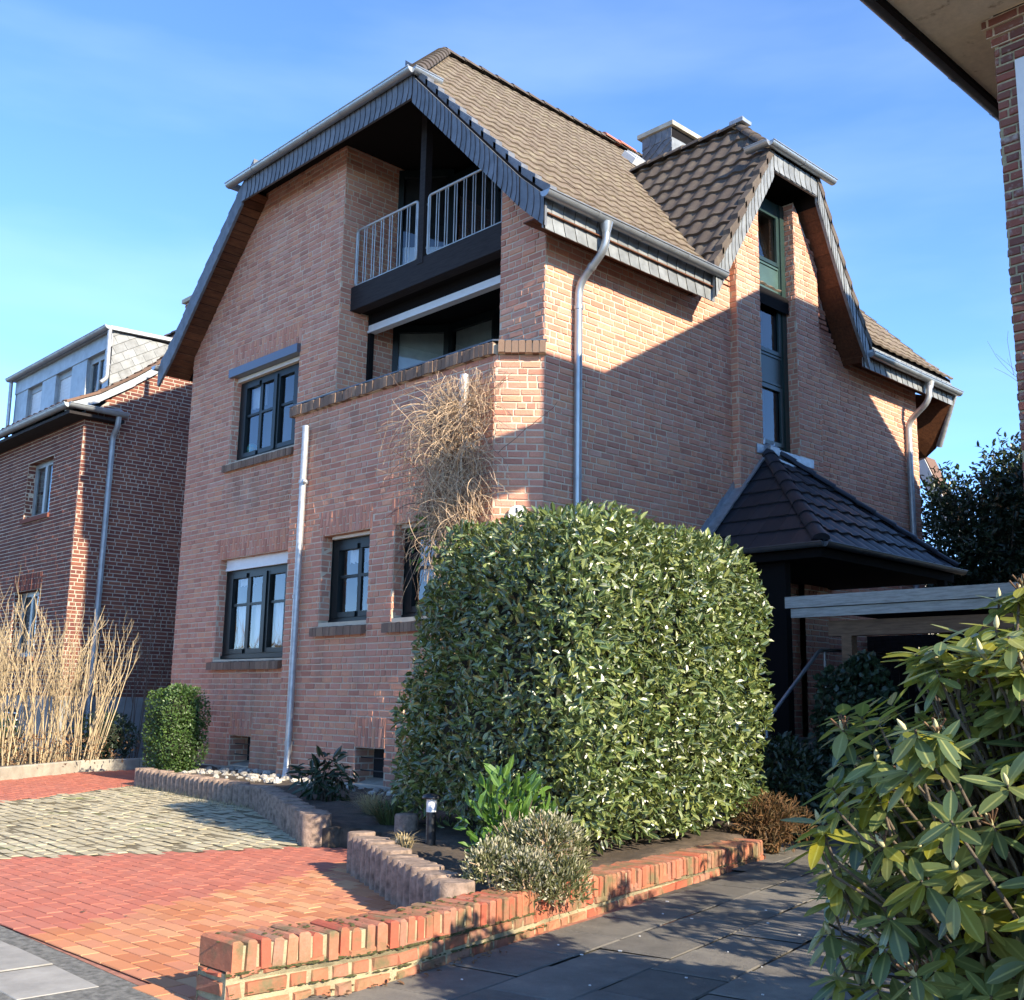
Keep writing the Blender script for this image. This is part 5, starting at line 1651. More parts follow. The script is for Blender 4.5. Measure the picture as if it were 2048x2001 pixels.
# ================================================================== RIGHT NEIGHBOUR HOUSE
RX, RY = -3.325, 8.62
rb = thing('brick_house', 'weathered dark brick house with stained cream eaves, cut off at the right edge', 'house', (1, 13, 0))
mb = MB()
wo = [(RX - RX + .17, 1.9, 4.7, 6.47), (3.2, 5.0, 4.7, 6.47), (.9, 2.6, 1.3, 3.0)]
brickwork(mb, V((RX, RY, 0)), (1, 0, 0), (0, 0, 1), (0, -1, 0), 8.0, 6.72, wo, (), course=.08, L=.25, joint=.012, jit=.004, rel=.012)
for o in wo: reveal(mb, V((RX, RY, 0)), (1, 0, 0), (0, 0, 1), (0, -1, 0), o, .14)
brickwork(mb, V((RX, 19, 0)), (0, -1, 0), (0, 0, 1), (-1, 0, 0), 19 - RY, 6.9, course=.08, L=.25)
mb.build('wall', [M['mortar_old'], M['brick_old']], rb)
mb = MB()
for i, (dy, dzz) in enumerate(((.0, 6.66), (.03, 6.735), (.06, 6.81))):
    brickwork(mb, V((RX - .02 - dy * .8, RY - .02 - dy, dzz)), (1, 0, 0), (0, 0, 1), (0, -1, 0), 8, .08, course=.08, L=.25)
    mb.box(RX - .02 - dy * .8, RX + 8, RY - .018 - dy, RY + .2, dzz, dzz + .078)
mb.build('corbel_course', [M['mortar'], M['brick_old']], rb)
for o in wo:
    x0, x1 = o[0] + RX, o[1] + RX
    mb = MB(); y = RY - .02
    mb.box(x0 - .01, x0 + .1, y, y + .12, o[2], o[3]); mb.box(x1 - .1, x1, y, y + .12, o[2], o[3]); mb.box(x0 + .1, x1 - .1, y, y + .12, o[3] - .1, o[3]); mb.box(x0 + .1, x1 - .1, y, y + .12, o[2], o[2] + .1)
    f = mb.build('window', M['white'], rb)
    mb = MB(); mb.poly([(x0, y + .08, o[2]), (x1, y + .08, o[2]), (x1, y + .08, o[3]), (x0, y + .08, o[3])]); mb.build('pane', M['glass'], f)
    mb = MB(); mb.poly([(x0, y + .13, o[2]), (x1, y + .13, o[2]), (x1, y + .13, o[3]), (x0, y + .13, o[3])]); mb.build('room_niche', M['inside'], f)
# unseen gabled body and roof, profile shaped to cast the side-wall shadow
pr = [(8.66, 6.9), (8.66, 8.1), (9.75, 8.1), (13.25, 10.15), (15.05, 10.2), (17.6, 8.3), (19.0, 6.9)]
mb = MB()
mb.prism([(RX + .012, y, z) for y, z in pr], (8, 0, 0), 0)
mb.box(RX + .012, RX + 8, RY + .16, 19, 0, 6.9)
mb.build('shadow_gable_block', M['inside_dark'], rb)
mb = MB()
for (ya, za), (yb, zb) in zip(pr[1:-1], pr[2:]): mb.prism([(RX - .01, ya, za), (RX - .01, yb, zb), (RX - .01, yb, zb + .08), (RX - .01, ya, za + .08)], (8.1, 0, 0))
mb.build('roof', M['tile_left'], rb)
M['soffit_cream'] = brick_mat('stained_soffit', [(.62, .55, .43), (.66, .58, .46)], 14, .3, .004, dirt=((.20, .15, .10), 4.5, .60, .72), macro=False)
mb = MB()
mb.box(RX - .485, -2.85, 7.66, RY - .085, 6.90, 6.96); mb.box(RX - .485, RX, RY - .085, 19, 6.90, 6.96)
mb.build('soffit', M['soffit_cream'], rb)
mb = MB()
mb.prism([(RX - .515, 7.63, 7.07), (-2.82, 7.63, 7.07), (-2.82, RY + .02, 7.16), (RX, RY + .02, 7.16)], (0, 0, -.05))
mb.prism([(RX - .515, 7.63, 7.07), (RX - .515, 19, 7.07), (RX + .01, 19, 7.16), (RX + .01, RY, 7.16)], (0, 0, -.05))
mb.build('eave_roof', M['tile_left'], rb)
mb = MB()
mb.box(RX - .525, -2.85, 7.62, 7.66, 6.86, 7.05); mb.box(-2.89, -2.85, 7.66, RY - .085, 6.86, 7.05); mb.box(RX - .525, RX - .485, 7.66, 19, 6.86, 7.05)
mb.build('fascia', M['timber_gap_black'], rb)
mb = MB()
gutter(mb, (RX - .585, 7.56, 6.98), (-2.8, 7.56, 6.98), r=.075)
gutter(mb, (RX - .605, 19, 6.98), (RX - .605, 7.50, 6.98), r=.075)
mb.build('gutter', M['zinc_dark'], rb)

# ================================================================== CARPORT
cp = thing('carport', 'flat-roofed timber carport with weathered grey fascia boards at the end of the dark drive', 'carport', (-5.2, 13, 0))
M['grey_wood'] = wood_mat('weathered_timber', (.24, .24, .21), (.50, .49, .43), (1.5, 16, 16), .85, .4, True)
M['brown_wood'] = wood_mat('brown_timber', (.12, .07, .04), (.25, .15, .085), (1.5, 16, 16), .8, .3)
for z0, z1, y, x0 in ((2.325, 2.455, 10.96, -6.98), (2.215, 2.318, 10.985, -6.92)):
    mb = MB(); mb.box(x0, RX - .02, y, y + .03, z0, z1); mb.build('fascia_board', M['grey_wood'], cp)
mb = MB(); mb.box(-6.95, RX - .02, 11.0, 16.2, 2.34, 2.44); mb.build('roof', M['timber_dark'], cp)
mb = MB(); mb.box(-6.52, RX - .02, 11.1, 11.22, 2.0, 2.17); mb.build('beam', M['brown_wood'], cp)
for x, y in ((-6.3, 11.1), (-6.3, 15.9), (-3.5, 11.1)):
    mb = MB(); mb.box(x - .06, x + .06, y, y + .12, 0, 2.0 if y < 12 else 2.34); mb.build('post', M['brown_wood'], cp)
mb = MB()
for i in range(43): mb.box(-8.78 + i * .13, -8.78 + i * .13 + .12, 16.1, 16.13, 0, 2.34)
mb.build('back_boarding', M['timber_dark'], cp)
# house behind: white barge board showing past the rear eave
bh = thing('rear_house', 'house behind the garden with a white barge board below its roof edge', 'house', (-15, 27, 0))
mb = MB(); mb.box(-19.5, -11.7, 24.2, 30, 0, 4.6); mb.build('wall', M['plinth'], bh)
mb = MB(); mb.prism([(-19.6, 24.0, 7.0), (-11.45, 24.0, 7.0), (-10.55, 24.0, 4.9), (-10.75, 24.0, 4.8), (-11.7, 24.0, 6.7), (-19.6, 24.0, 6.7)], (0, .5, 0)); mb.build('roof', M['tile_left'], bh)
mb = MB(); mb.prism([(-11.75, 23.97, 6.85), (-11.45, 23.97, 6.93), (-10.6, 23.97, 4.9), (-10.78, 23.97, 4.8), (-11.65, 23.97, 6.75)], (0, .03, 0)); mb.build('barge_board', M['white'], bh)
# ================================================================== PLANTS
M['laurel'] = leaf_mat('laurel_leaf', [(.020, .040, .013), (.034, .066, .020), (.056, .102, .028), (.10, .16, .042), (.27, .30, .09)], .36, .20, 1.0)
M['laurel_new'] = leaf_mat('young_laurel_leaf', [(.05, .12, .02), (.09, .19, .03), (.13, .24, .045)], .3, .3)
M['box'] = leaf_mat('box_leaf', [(.035, .075, .018), (.06, .12, .025), (.09, .16, .035)], .4, .25)
M['dark_leaf'] = leaf_mat('dark_evergreen_leaf', [(.012, .026, .012), (.02, .04, .016), (.03, .055, .022)], .4, .12)
M['ivy'] = leaf_mat('ivy_leaf', [(.015, .035, .016), (.024, .05, .022), (.035, .065, .03)], .4, .12)
M['rhodo'] = leaf_mat('rhododendron_leaf', [(.07, .125, .055), (.115, .175, .07), (.17, .225, .08), (.24, .28, .085), (.34, .34, .09)], .38, .35, .8)
M['rhodo_yellow'] = leaf_mat('yellowing_leaf', [(.28, .27, .03), (.38, .34, .03), (.30, .30, .05)], .45, .35)
M['heather'] = leaf_mat('heather_leaf', [(.07, .09, .03), (.11, .12, .045), (.16, .16, .07)], .6, .2)
M['heather_tip'] = leaf_mat('heather_bloom', [(.36, .36, .24), (.46, .45, .33), (.40, .36, .26)], .7, .2)
M['tan_stem'] = plain('dry_stem', (.40, .31, .18), .8, var=.3, scale=6, isl=.3)
M['vine_stem'] = plain('vine_twig', (.52, .37, .23), .8, var=.3, scale=12, isl=.35)
M['vine_dark'] = plain('dark_vine_twig', (.14, .09, .065), .85, isl=.3)
M['bark'] = plain('bark', (.11, .085, .06), .95, var=.4, scale=20, bump=.8, bscale=60)
M['stem_and_shade_core'] = plain('stems_and_shade_core', (.018, .020, .010), 1.0, var=.4, scale=15)  # stems, plus crown cores coloured near-black for inner shade
M['straw'] = plain('dry_grass', (.42, .33, .17), .9, isl=.3)
M['sedge'] = plain('green_grass_blade', (.07, .10, .03), .6, isl=.4)
M['fern_brown'] = leaf_mat('brown_fern', [(.12, .055, .02), (.18, .09, .03), (.10, .07, .025)], .8, .2)
M['bud'] = plain('flower_bud', (.42, .38, .20), .6, isl=.2)
M['dead_leaf'] = leaf_mat('dead_leaf', [(.10, .05, .025), (.16, .085, .04), (.22, .13, .06)], .8, .1)

def inner_blob(mb, f, nu=20, nv=12, m=0):
    """f(theta, phi) -> point; closed body inside a crown, near-black for the shade between leaves."""
    vs, fs = [], []
    for i in range(nv + 1):
        for j in range(nu): vs.append(f(math.pi * i / nv, 2 * math.pi * j / nu))
    for i in range(nv):
        for j in range(nu): fs.append((i * nu + j, (i + 1) * nu + j, (i + 1) * nu + (j + 1) % nu, i * nu + (j + 1) % nu))
    mb.add(vs, fs, m)

def hump(P, k=1.0, s=0):
    return (np.sin(P[:, 0] * 3.1 * k + s) * np.sin(P[:, 1] * 2.7 * k + 1.3 + s) + .6 * np.sin(P[:, 2] * 4.3 * k + P[:, 0] * 2.2 + s))

# ---- big laurel hedge
def big_hedge():
    base = V((-5.9, 6.9, .12))
    root = thing('laurel_hedge', 'huge clipped cherry laurel hedge with glossy leaves in front of the house corner', 'hedge', base)
    # plan quad at mid height, bilinear; rounded box through a superellipsoid
    q = [np.array(p) for p in ((-8.0, 6.05), (-4.90, 5.16), (-5.60, 8.75), (-8.2, 8.25))]
    def to_world(P):                                     # P in [-1,1]^3
        a, b = (P[:, 0] + 1) / 2, (P[:, 1] + 1) / 2
        xy = (q[0] * ((1 - a) * (1 - b))[:, None] + q[1] * (a * (1 - b))[:, None] + q[2] * (a * b)[:, None] + q[3] * ((1 - a) * b)[:, None])
        z = .14 + (P[:, 2] + 1) / 2 * 2.52
        c = np.array([-6.4, 6.95])
        fl = np.clip((z - .1) / .9, 0, 1)
        xy = xy - np.outer((1 - a) * np.clip(1 - z / 1.9, 0, 1), [.22, .0]) + np.outer((1 - a) * np.clip((z - .3) / 2.3, 0, 1) ** 1.3, [.62, -.10])
        xy = c + (xy - c) * (.93 + .07 * fl)[:, None]
        return np.column_stack([xy, z])
    n = 50000
    e = 7.0
    face = RNG.choice(6, n, p=np.array([3.4 * 2.5, 3.4 * 2.5, 1.9 * 2.5, 1.9 * 2.5, 1.9 * 3.4, .6]) / (3.4 * 5 + 1.9 * 5 + 1.9 * 3.4 + .6))
    C_ = RNG.uniform(-1, 1, (n, 3))
    ax_ = np.array([0, 0, 1, 1, 2, 2])[face]; sg_ = np.array([1, -1, -1, 1, 1, -1])[face]
    C_[np.arange(n), ax_] = sg_
    S = C_ / ((np.abs(C_) ** e).sum(1) ** (1 / e))[:, None]
    depth = RNG.random(n) ** 1.3 * .25
    bump = hump(S * 1.5, 1.6) * .03
    P = S * (1 - depth + bump)[:, None]
    Wd = to_world(P)
    N = np.sign(S) * np.abs(S) ** (e - 1)
    N /= np.linalg.norm(N, axis=1, keepdims=True)
    Dr = N * .55 + unit(n) * .75 + np.array([0, 0, .12])
    Nn = N * .8 + unit(n) * .55 + np.array([0, 0, .35])
    vs, fs = leaf_geo(Wd, Dr, Nn, RNG.uniform(.04, .096, n), RNG.uniform(.34, .48, n), RNG.uniform(.6, 1.8, n))
    raw_mesh('foliage', vs, fs, M['laurel'], parent=root)
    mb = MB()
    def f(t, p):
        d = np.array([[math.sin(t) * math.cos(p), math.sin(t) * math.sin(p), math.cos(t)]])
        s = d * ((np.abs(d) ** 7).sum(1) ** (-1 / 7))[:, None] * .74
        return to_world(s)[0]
    inner_blob(mb, f, 28, 16)  # dark core paints the black shaded gaps behind the hedge leaves
    for i in range(14):
        x, y = random.uniform(-6.4, -5.8), random.uniform(5.9, 7.6)
        mb.tube([(x, y, .05), (x + random.uniform(-.1, .1), y + random.uniform(-.1, .1), .9)], [.03, .018], 6)
    mb.build('stems', M['stem_and_shade_core'], root)
big_hedge()

def shrub(name, label, cat, c, rad, n, size, mat, width=.42, e=2.6, stems=5, up=.25, core=.7, group=None, outward=.6, stem_mat=None, coremat=None, gap=.3, curl=(.6, 1.6)):
    c = np.array(c, float); rad = np.array(rad, float)
    base = V((c[0], c[1], c[2] - rad[2]))
    root = thing(name, label, cat, base, group)
    D = unit(n)
    r = (np.abs(D) ** e).sum(1) ** (-1 / e)
    S = D * r[:, None]
    P = S * (1 - RNG.random(n) ** 1.6 * gap + hump(S * rad * 2.2, 1.5, c[0]) * .07)[:, None]
    Wd = c + P * rad
    N = D
    Dr = N * outward + unit(n) * .8 + np.array([0, 0, up])
    Nn = N * .7 + unit(n) * .6 + np.array([0, 0, .4])
    vs, fs = leaf_geo(Wd, Dr, Nn, RNG.uniform(size * .7, size * 1.25, n), RNG.uniform(width * .85, width * 1.15, n), RNG.uniform(curl[0], curl[1], n))
    raw_mesh('foliage', vs, fs, mat, parent=root)
    mb = MB()
    if core > 0:
        def f(t, p):
            d = np.array([[math.sin(t) * math.cos(p), math.sin(t) * math.sin(p), math.cos(t)]])
            s = d * ((np.abs(d) ** e).sum(1) ** (-1 / e))[:, None] * core
            return (c + s[0] * rad)
        inner_blob(mb, f, 16, 10)  # core colour holds the shade inside the crown
    for i in range(stems):
        a = random.uniform(0, 6.28)
        tip = c + np.array([math.cos(a) * rad[0] * .6, math.sin(a) * rad[1] * .6, rad[2] * random.uniform(-.2, .6)])
        mb.tube([base + V((random.uniform(-.04, .04), random.uniform(-.04, .04), -.03)), V((base + V(tip)) / 2) + V((random.uniform(-.05, .05), random.uniform(-.05, .05), 0)), tip], [.016, .011, .005], 6)
    mb.build('stems', stem_mat or M['stem_and_shade_core'], root)
    return root

shrub('box_shrub', 'clipped boxy green shrub at the left corner of the big house', 'shrub', (-15.12, 7.72, .76), (.41, .34, .58), 11000, .038, M['box'], .55, 5.0, core=.72)
shrub('laurel_shrub', 'young bright green laurel shrub growing in front of the big hedge', 'shrub', (-5.12, 4.88, .43), (.27, .26, .34), 380, .105, M['laurel_new'], .36, 2.2, core=0, stems=16, up=.5, gap=.8, outward=.7, stem_mat=M['bark'])
# heather hanging over the garden wall
def heather():
    root = thing('heather', 'pale flowering heather spilling over the low brick wall', 'shrub', (-4.45, 4.62, .1))
    clumps = [((-4.60, 4.28, .30), (.13, .17, .14)), ((-4.44, 4.38, .24), (.15, .17, .17)), ((-4.50, 4.58, .38), (.18, .19, .20)), ((-4.66, 4.52, .36), (.16, .18, .18)), ((-4.34, 4.56, .20), (.11, .18, .16)), ((-4.54, 4.76, .36), (.15, .15, .17))]
    A, B = [[], []], [[], []]
    mb = MB()
    for ci, (c, rad) in enumerate(clumps):
        c = np.array(c); rad = np.array(rad)
        n = 900
        D = unit(n); D[:, 2] = np.where(D[:, 2] < -.5, -D[:, 2], D[:, 2])
        P = c + D * rad * (1 - RNG.random(n) ** 1.3 * .6 + hump(D * 4, 1.2, ci) * .14)[:, None]
        vs, fs = leaf_geo(P, D * .5 + unit(n) * .6 + np.array([0, 0, .45]), unit(n) + D * .3, RNG.uniform(.025, .06, n), RNG.uniform(.14, .26, n), 1)
        o = len(A[0]); A[0] += vs; A[1] += [[i + o for i in f] for f in fs]
        n = 620 if ci < 3 else 200
        D = unit(n); D[:, 2] = np.where(D[:, 2] < -.4, -D[:, 2], D[:, 2])
        P = c + D * rad * (1.0 + hump(D * 4, 1.2, ci) * .14 + RNG.normal(0, .05, n))[:, None]
        vs, fs = leaf_geo(P, D * .7 + unit(n) * .5 + np.array([0, 0, .4]), unit(n), RNG.uniform(.012, .032, n), RNG.uniform(.3, .5, n), 1)
        o = len(B[0]); B[0] += vs; B[1] += [[i + o for i in f] for f in fs]
        for i in range(34 if ci in (2, 3, 5) else 12):
            d = unit(1)[0]; d[2] = abs(d[2])
            tip = c + d * rad * random.uniform(.9, 1.35)
            mb.tube([V((c[0], c[1], .12)), V(c + d * rad * .5), tip], [.004, .003, .0015], 4, 0, False, False)
    raw_mesh('foliage', A[0], A[1], M['heather'], parent=root)
    raw_mesh('flowers', B[0], B[1], M['heather_tip'], parent=root)
    mb.build('twigs', M['vine_stem'], root)
heather()
shrub('dark_shrub', 'small dark drooping evergreen in the bed under the downpipe of the bay', 'shrub', (-10.15, 6.95, .38), (.30, .28, .26), 190, .15, M['dark_leaf'], .28, 2.0, core=0, stems=12, up=-.3, gap=.9, stem_mat=M['bark'])
shrub('holly_shrub', 'dark glossy shrub in the shade at the foot of the handrail', 'shrub', (-5.98, 9.2, .45), (.44, .42, .44), 2600, .085, M['dark_leaf'], .42, 2.4)
shrub('ivy', 'dark ivy mass covering the carport post', 'ivy', (-5.95, 10.65, .85), (.42, .36, .86), 3600, .075, M['ivy'], .8, 2.8)
shrub('brown_fern', 'withered brown fern at the far end of the low brick wall', 'fern', (-5.45, 8.25, .26), (.34, .34, .22), 1400, .07, M['fern_brown'], .16, 2.0, core=0, stems=20, gap=.9, stem_mat=M['fern_brown'])
shrub('climber', 'dark leafy climber in the gap beside the big house', 'climber', (-19.9, 10.6, 1.9), (.5, .5, 1.9), 1500, .08, M['dark_leaf'], .6, 2.4, core=.3, gap=.8)
shrub('ground_shrub', 'low dark shrub under the bare stems beside the gap', 'shrub', (-18.9, 8.35, .5), (.55, .5, .42), 1500, .07, M['dark_leaf'], .4, 2.2, core=.6)
shrub('low_shrub', 'grey-green low shrub by the cellar louvre of the left house', 'shrub', (-20.6, 6.9, .45), (.9, .6, .4), 2000, .06, M['box'], .3, 2.2, core=.6)

# grasses
def tuft(name, label, c, n, h, spread, mat, cat='grass'):
    n_ = n
    a = RNG.random(n_) * 6.283; l = RNG.uniform(.5, 1, n_) * h; b = RNG.random(n_) ** .6 * spread
    vs, fs = [], []
    for i in range(n_):
        d = V((math.cos(a[i]), math.sin(a[i]), 0)); s = V((-d.y, d.x, 0)) * .0035
        p0 = V(c) + d * random.random() * spread * .25
        p1 = p0 + d * b[i] * .45 + V((0, 0, l[i] * .75)); p2 = p0 + d * b[i] * 1.2 + V((0, 0, l[i] * random.uniform(.55, 1.0)))
        k = len(vs)
        vs += [p0 - s, p0 + s, p1 + s * .8, p1 - s * .8, p2]
        fs += [(k, k + 1, k + 2, k + 3), (k + 3, k + 2, k + 4)]
    me = MB(); me.add(vs, fs); o = me.build(name, mat, loc=c)
    return tag(o, label, cat)
tuft('sedge', 'green arching sedge clump behind the palisade corner', (-7.95, 6.15, .14), 380, .26, .42, M['sedge'])
tuft('dry_grass', 'straw-coloured dry grass clump between the dark shrub and the sedge', (-8.7, 6.5, .14), 220, .26, .3, M['straw'])
tuft('dry_grass', 'small pale dry grass tuft beside the garden lamp', (-6.32, 5.02, .14), 110, .2, .13, M['straw'])
mb = MB()
for i in range(420):             # weeds along the palisade foot
    t = random.random()
    p = V((-14.7, 7.0, 0)).lerp(V((-10.9, 6.6, 0)), t) + V((0, -random.random() ** 2 * .35, 0))
    h = random.uniform(.02, .09); d = V((random.uniform(-.05, .05), random.uniform(-.05, .05), h))
    mb.add([p - V((.004, 0, 0)), p + V((.004, 0, 0)), p + d], [(0, 1, 2)], random.choice((0, 0, 1)))
tag(mb.build('weeds', [M['straw'], M['sedge']]), 'thin dry weeds along the foot of the long palisade row', 'weeds', kind='stuff')

# ---- creeper on the bay
def creeper():
    root = thing('creeper', 'leafless tangled creeper hanging on the bay wall around a vent pipe', 'climber', (-9.9, 8.25, .1))
    def strand(mb, p, d, L, r, droop, n=12, m=0, ymin=8.36):
        pts = [V(p)]; d = V(d).normalized()
        for i in range(n):
            if pts[-1].z > 4.98: d.z = -abs(d.z) * .5 - .1
            d = (d + V((random.gauss(0, .16), random.gauss(0, .09), random.gauss(0, .12) - droop))).normalized()
            q = pts[-1] + d * (L / n)
            if q.y > ymin: q.y = ymin - random.random() * .02; d.y = -abs(d.y) * .3
            if q.y < 7.95: d.y += .3
            pts.append(q)
        mb.tube(pts, [r * (1 - .6 * i / n) for i in range(n + 1)], 4, m, False, False)
    mb = MB()
    for i in range(760):         # dense curtain
        x = random.gauss(-9.66, .25); z = random.uniform(3.0, 4.75)
        w = 1 - abs(z - 3.9) / 2.2
        y = 8.36 - random.random() ** .8 * .30 * w
        strand(mb, (x, y, z), (random.gauss(0, .5), random.gauss(-.1, .3), random.gauss(.1, .6)), random.uniform(.4, 1.1), random.uniform(.0028, .006), .10, 11, 0 if random.random() < .8 else 1)
    for i in range(420):         # denser core
        x = random.gauss(-9.62, .17); z = random.uniform(2.9, 4.7)
        strand(mb, (x, 8.36 - random.random() * .33 * (1 - abs(z - 3.8) / 2.2), z), (random.gauss(0, .4), random.gauss(-.1, .3), random.gauss(.0, .5)), random.uniform(.3, .8), random.uniform(.003, .0065), .14, 9, 0)
    for i in range(34):          # top arcs bending left
        strand(mb, (-9.75 + random.gauss(0, .15), 8.30, 4.55 + random.random() * .3), (-random.uniform(.3, 1.1), -.15, random.uniform(.1, .55)), random.uniform(.7, 1.6), random.uniform(.0025, .0045), .2, 16, 0)
    for i in range(40):
        strand(mb, (-9.5 + random.gauss(0, .15), 8.3, 4.5 + random.random() * .3), (random.uniform(.1, .7), -.2, random.uniform(.2, .7)), random.uniform(.4, .9), random.uniform(.0025, .004), .16, 12, 0)
    for i in range(80):          # darker old wood on the left
        strand(mb, (-10.12 + random.gauss(0, .10), 8.37, random.uniform(3.0, 4.2)), (random.gauss(0, .4), -.05, random.gauss(-.2, .5)), random.uniform(.4, 1.0), random.uniform(.0025, .005), .08, 10, 1)
    for i in range(24):          # main stems down to the bed
        x = random.gauss(-9.70, .10)
        strand(mb, (x, 8.34, 3.4), (.02, -.0, -1), 3.2, random.uniform(.008, .018), .25, 14, random.choice((0, 1)))
    strand(mb, (-10.30, 8.2, 3.3), (-.5, -.3, -.2), .5, .005, -.02, 8)
    mb.build('twigs', [M['vine_stem'], M['vine_dark']], root)
    n = 60
    P = np.column_stack([RNG.normal(-10.1, .2, n), RNG.uniform(8.1, 8.3, n), RNG.uniform(2.8, 3.5, n)])
    vs, fs = leaf_geo(P, unit(n) + np.array([0, -.2, -.5]), unit(n) + np.array([0, -.6, .4]), .10, .33, 1.2)
    raw_mesh('leaves', vs, fs, M['laurel_new'], parent=root)
creeper()

# ---- bare cut shrubs in front of the left house
def cane_shrub(label, c, n, h, spread, lean=(0, 0), mat=None, fine=0):
    root = thing('bare_shrub', label, 'shrub', c, 'bare shrubs before the left house')
    mb = MB()
    def cane(p, d, L, r, depth):
        k = 7; pts = [V(p)]; dd = V(d).normalized()
        for i in range(k):
            dd = (dd + V((random.gauss(0, .07), random.gauss(0, .07), .09))).normalized()
            pts.append(pts[-1] + dd * (L / k))
            if depth and i in (3, 4, 5, 6) and random.random() < .6:
                s = (dd + V((random.gauss(0, .4), random.gauss(0, .4), .2))).normalized()
                cane(pts[-1], s, L * random.uniform(.25, .45), r * .65, depth - 1)
        mb.tube(pts, [r * (1 - .45 * i / k) for i in range(k + 1)], 5, 0, False)
    for i in range(n):
        a = random.uniform(0, 6.28); q = random.random() ** .5
        p = V(c) + V((math.cos(a) * q * spread * .35, math.sin(a) * q * spread * .35, -.03))
        cane(p, (math.cos(a) * q * .30 * spread + lean[0], math.sin(a) * q * .30 * spread + lean[1], 1), h * random.uniform(.6, 1.0), random.uniform(.005, .012), 2)
    mb.build('canes', mat or M['tan_stem'], root)
    if fine:
        P = np.array(c) + np.column_stack([RNG.normal(0, spread * .45, fine), RNG.normal(0, spread * .45, fine), RNG.uniform(.05, .55, fine) ** 1.2])
        vs, fs = leaf_geo(P, unit(fine) + np.array([0, 0, .2]), unit(fine), RNG.uniform(.04, .09, fine), .35, 1.5)
        raw_mesh('dead_leaves', vs, fs, M['dead_leaf'], parent=root)
cane_shrub('bare tan shrub of many cut canes in front of the left house downpipe', (-18.1, 7.55, .12), 46, 1.95, .9, (.02, 0), None, 260)
cane_shrub('bare tan shrub of upright cut canes before the bright corner of the left house', (-18.2, 6.95, .12), 44, 1.9, .9, (-.02, 0), None, 240)
cane_shrub('bare tan shrub beside the lower left house window, second from the left', (-18.1, 6.35, .12), 42, 1.85, .9, (-.03, 0), None, 200)
cane_shrub('bare tan shrub with curly dry tops at the left picture edge', (-18.3, 5.75, .12), 46, 2.1, 1.1, (-.04, 0), None, 500)
cane_shrub('thin dark bare shrub in the shade of the gap between the houses', (-19.6, 9.2, .05), 9, 2.4, .9, (0, 0), M['vine_dark'], 120)
def curly():
    root = thing('dry_hydrangea', 'dry curly-topped tan shrub at the left picture edge below the window', 'shrub', (-19.3, 5.9, .12))
    n = 1700
    c = np.array((-19.3, 5.95, 1.75)); D = unit(n)
    P = c + D * np.array((.62, .5, .62)) * (RNG.random(n) ** .4)[:, None]
    vs, fs = leaf_geo(P, unit(n), unit(n), RNG.uniform(.05, .10, n), .35, 2.5)
    raw_mesh('dry_leaves', vs, fs, leaf_mat('curled_leaf', [(.36, .24, .11), (.44, .31, .15), (.30, .19, .08)], .8, .2), parent=root)
    mb = MB()
    for i in range(40):
        d = unit(1)[0]; d[2] = abs(d[2]) * .7
        mb.tube([(-19.3 + random.gauss(0, .1), 5.95 + random.gauss(0, .1), .1), tuple(c + d * .25 - np.array((0, 0, .4))), tuple(c + d * np.array((.6, .5, .6)))], [.012, .008, .003], 5, 0, False)
    mb.build('canes', M['tan_stem'], root)
curly()

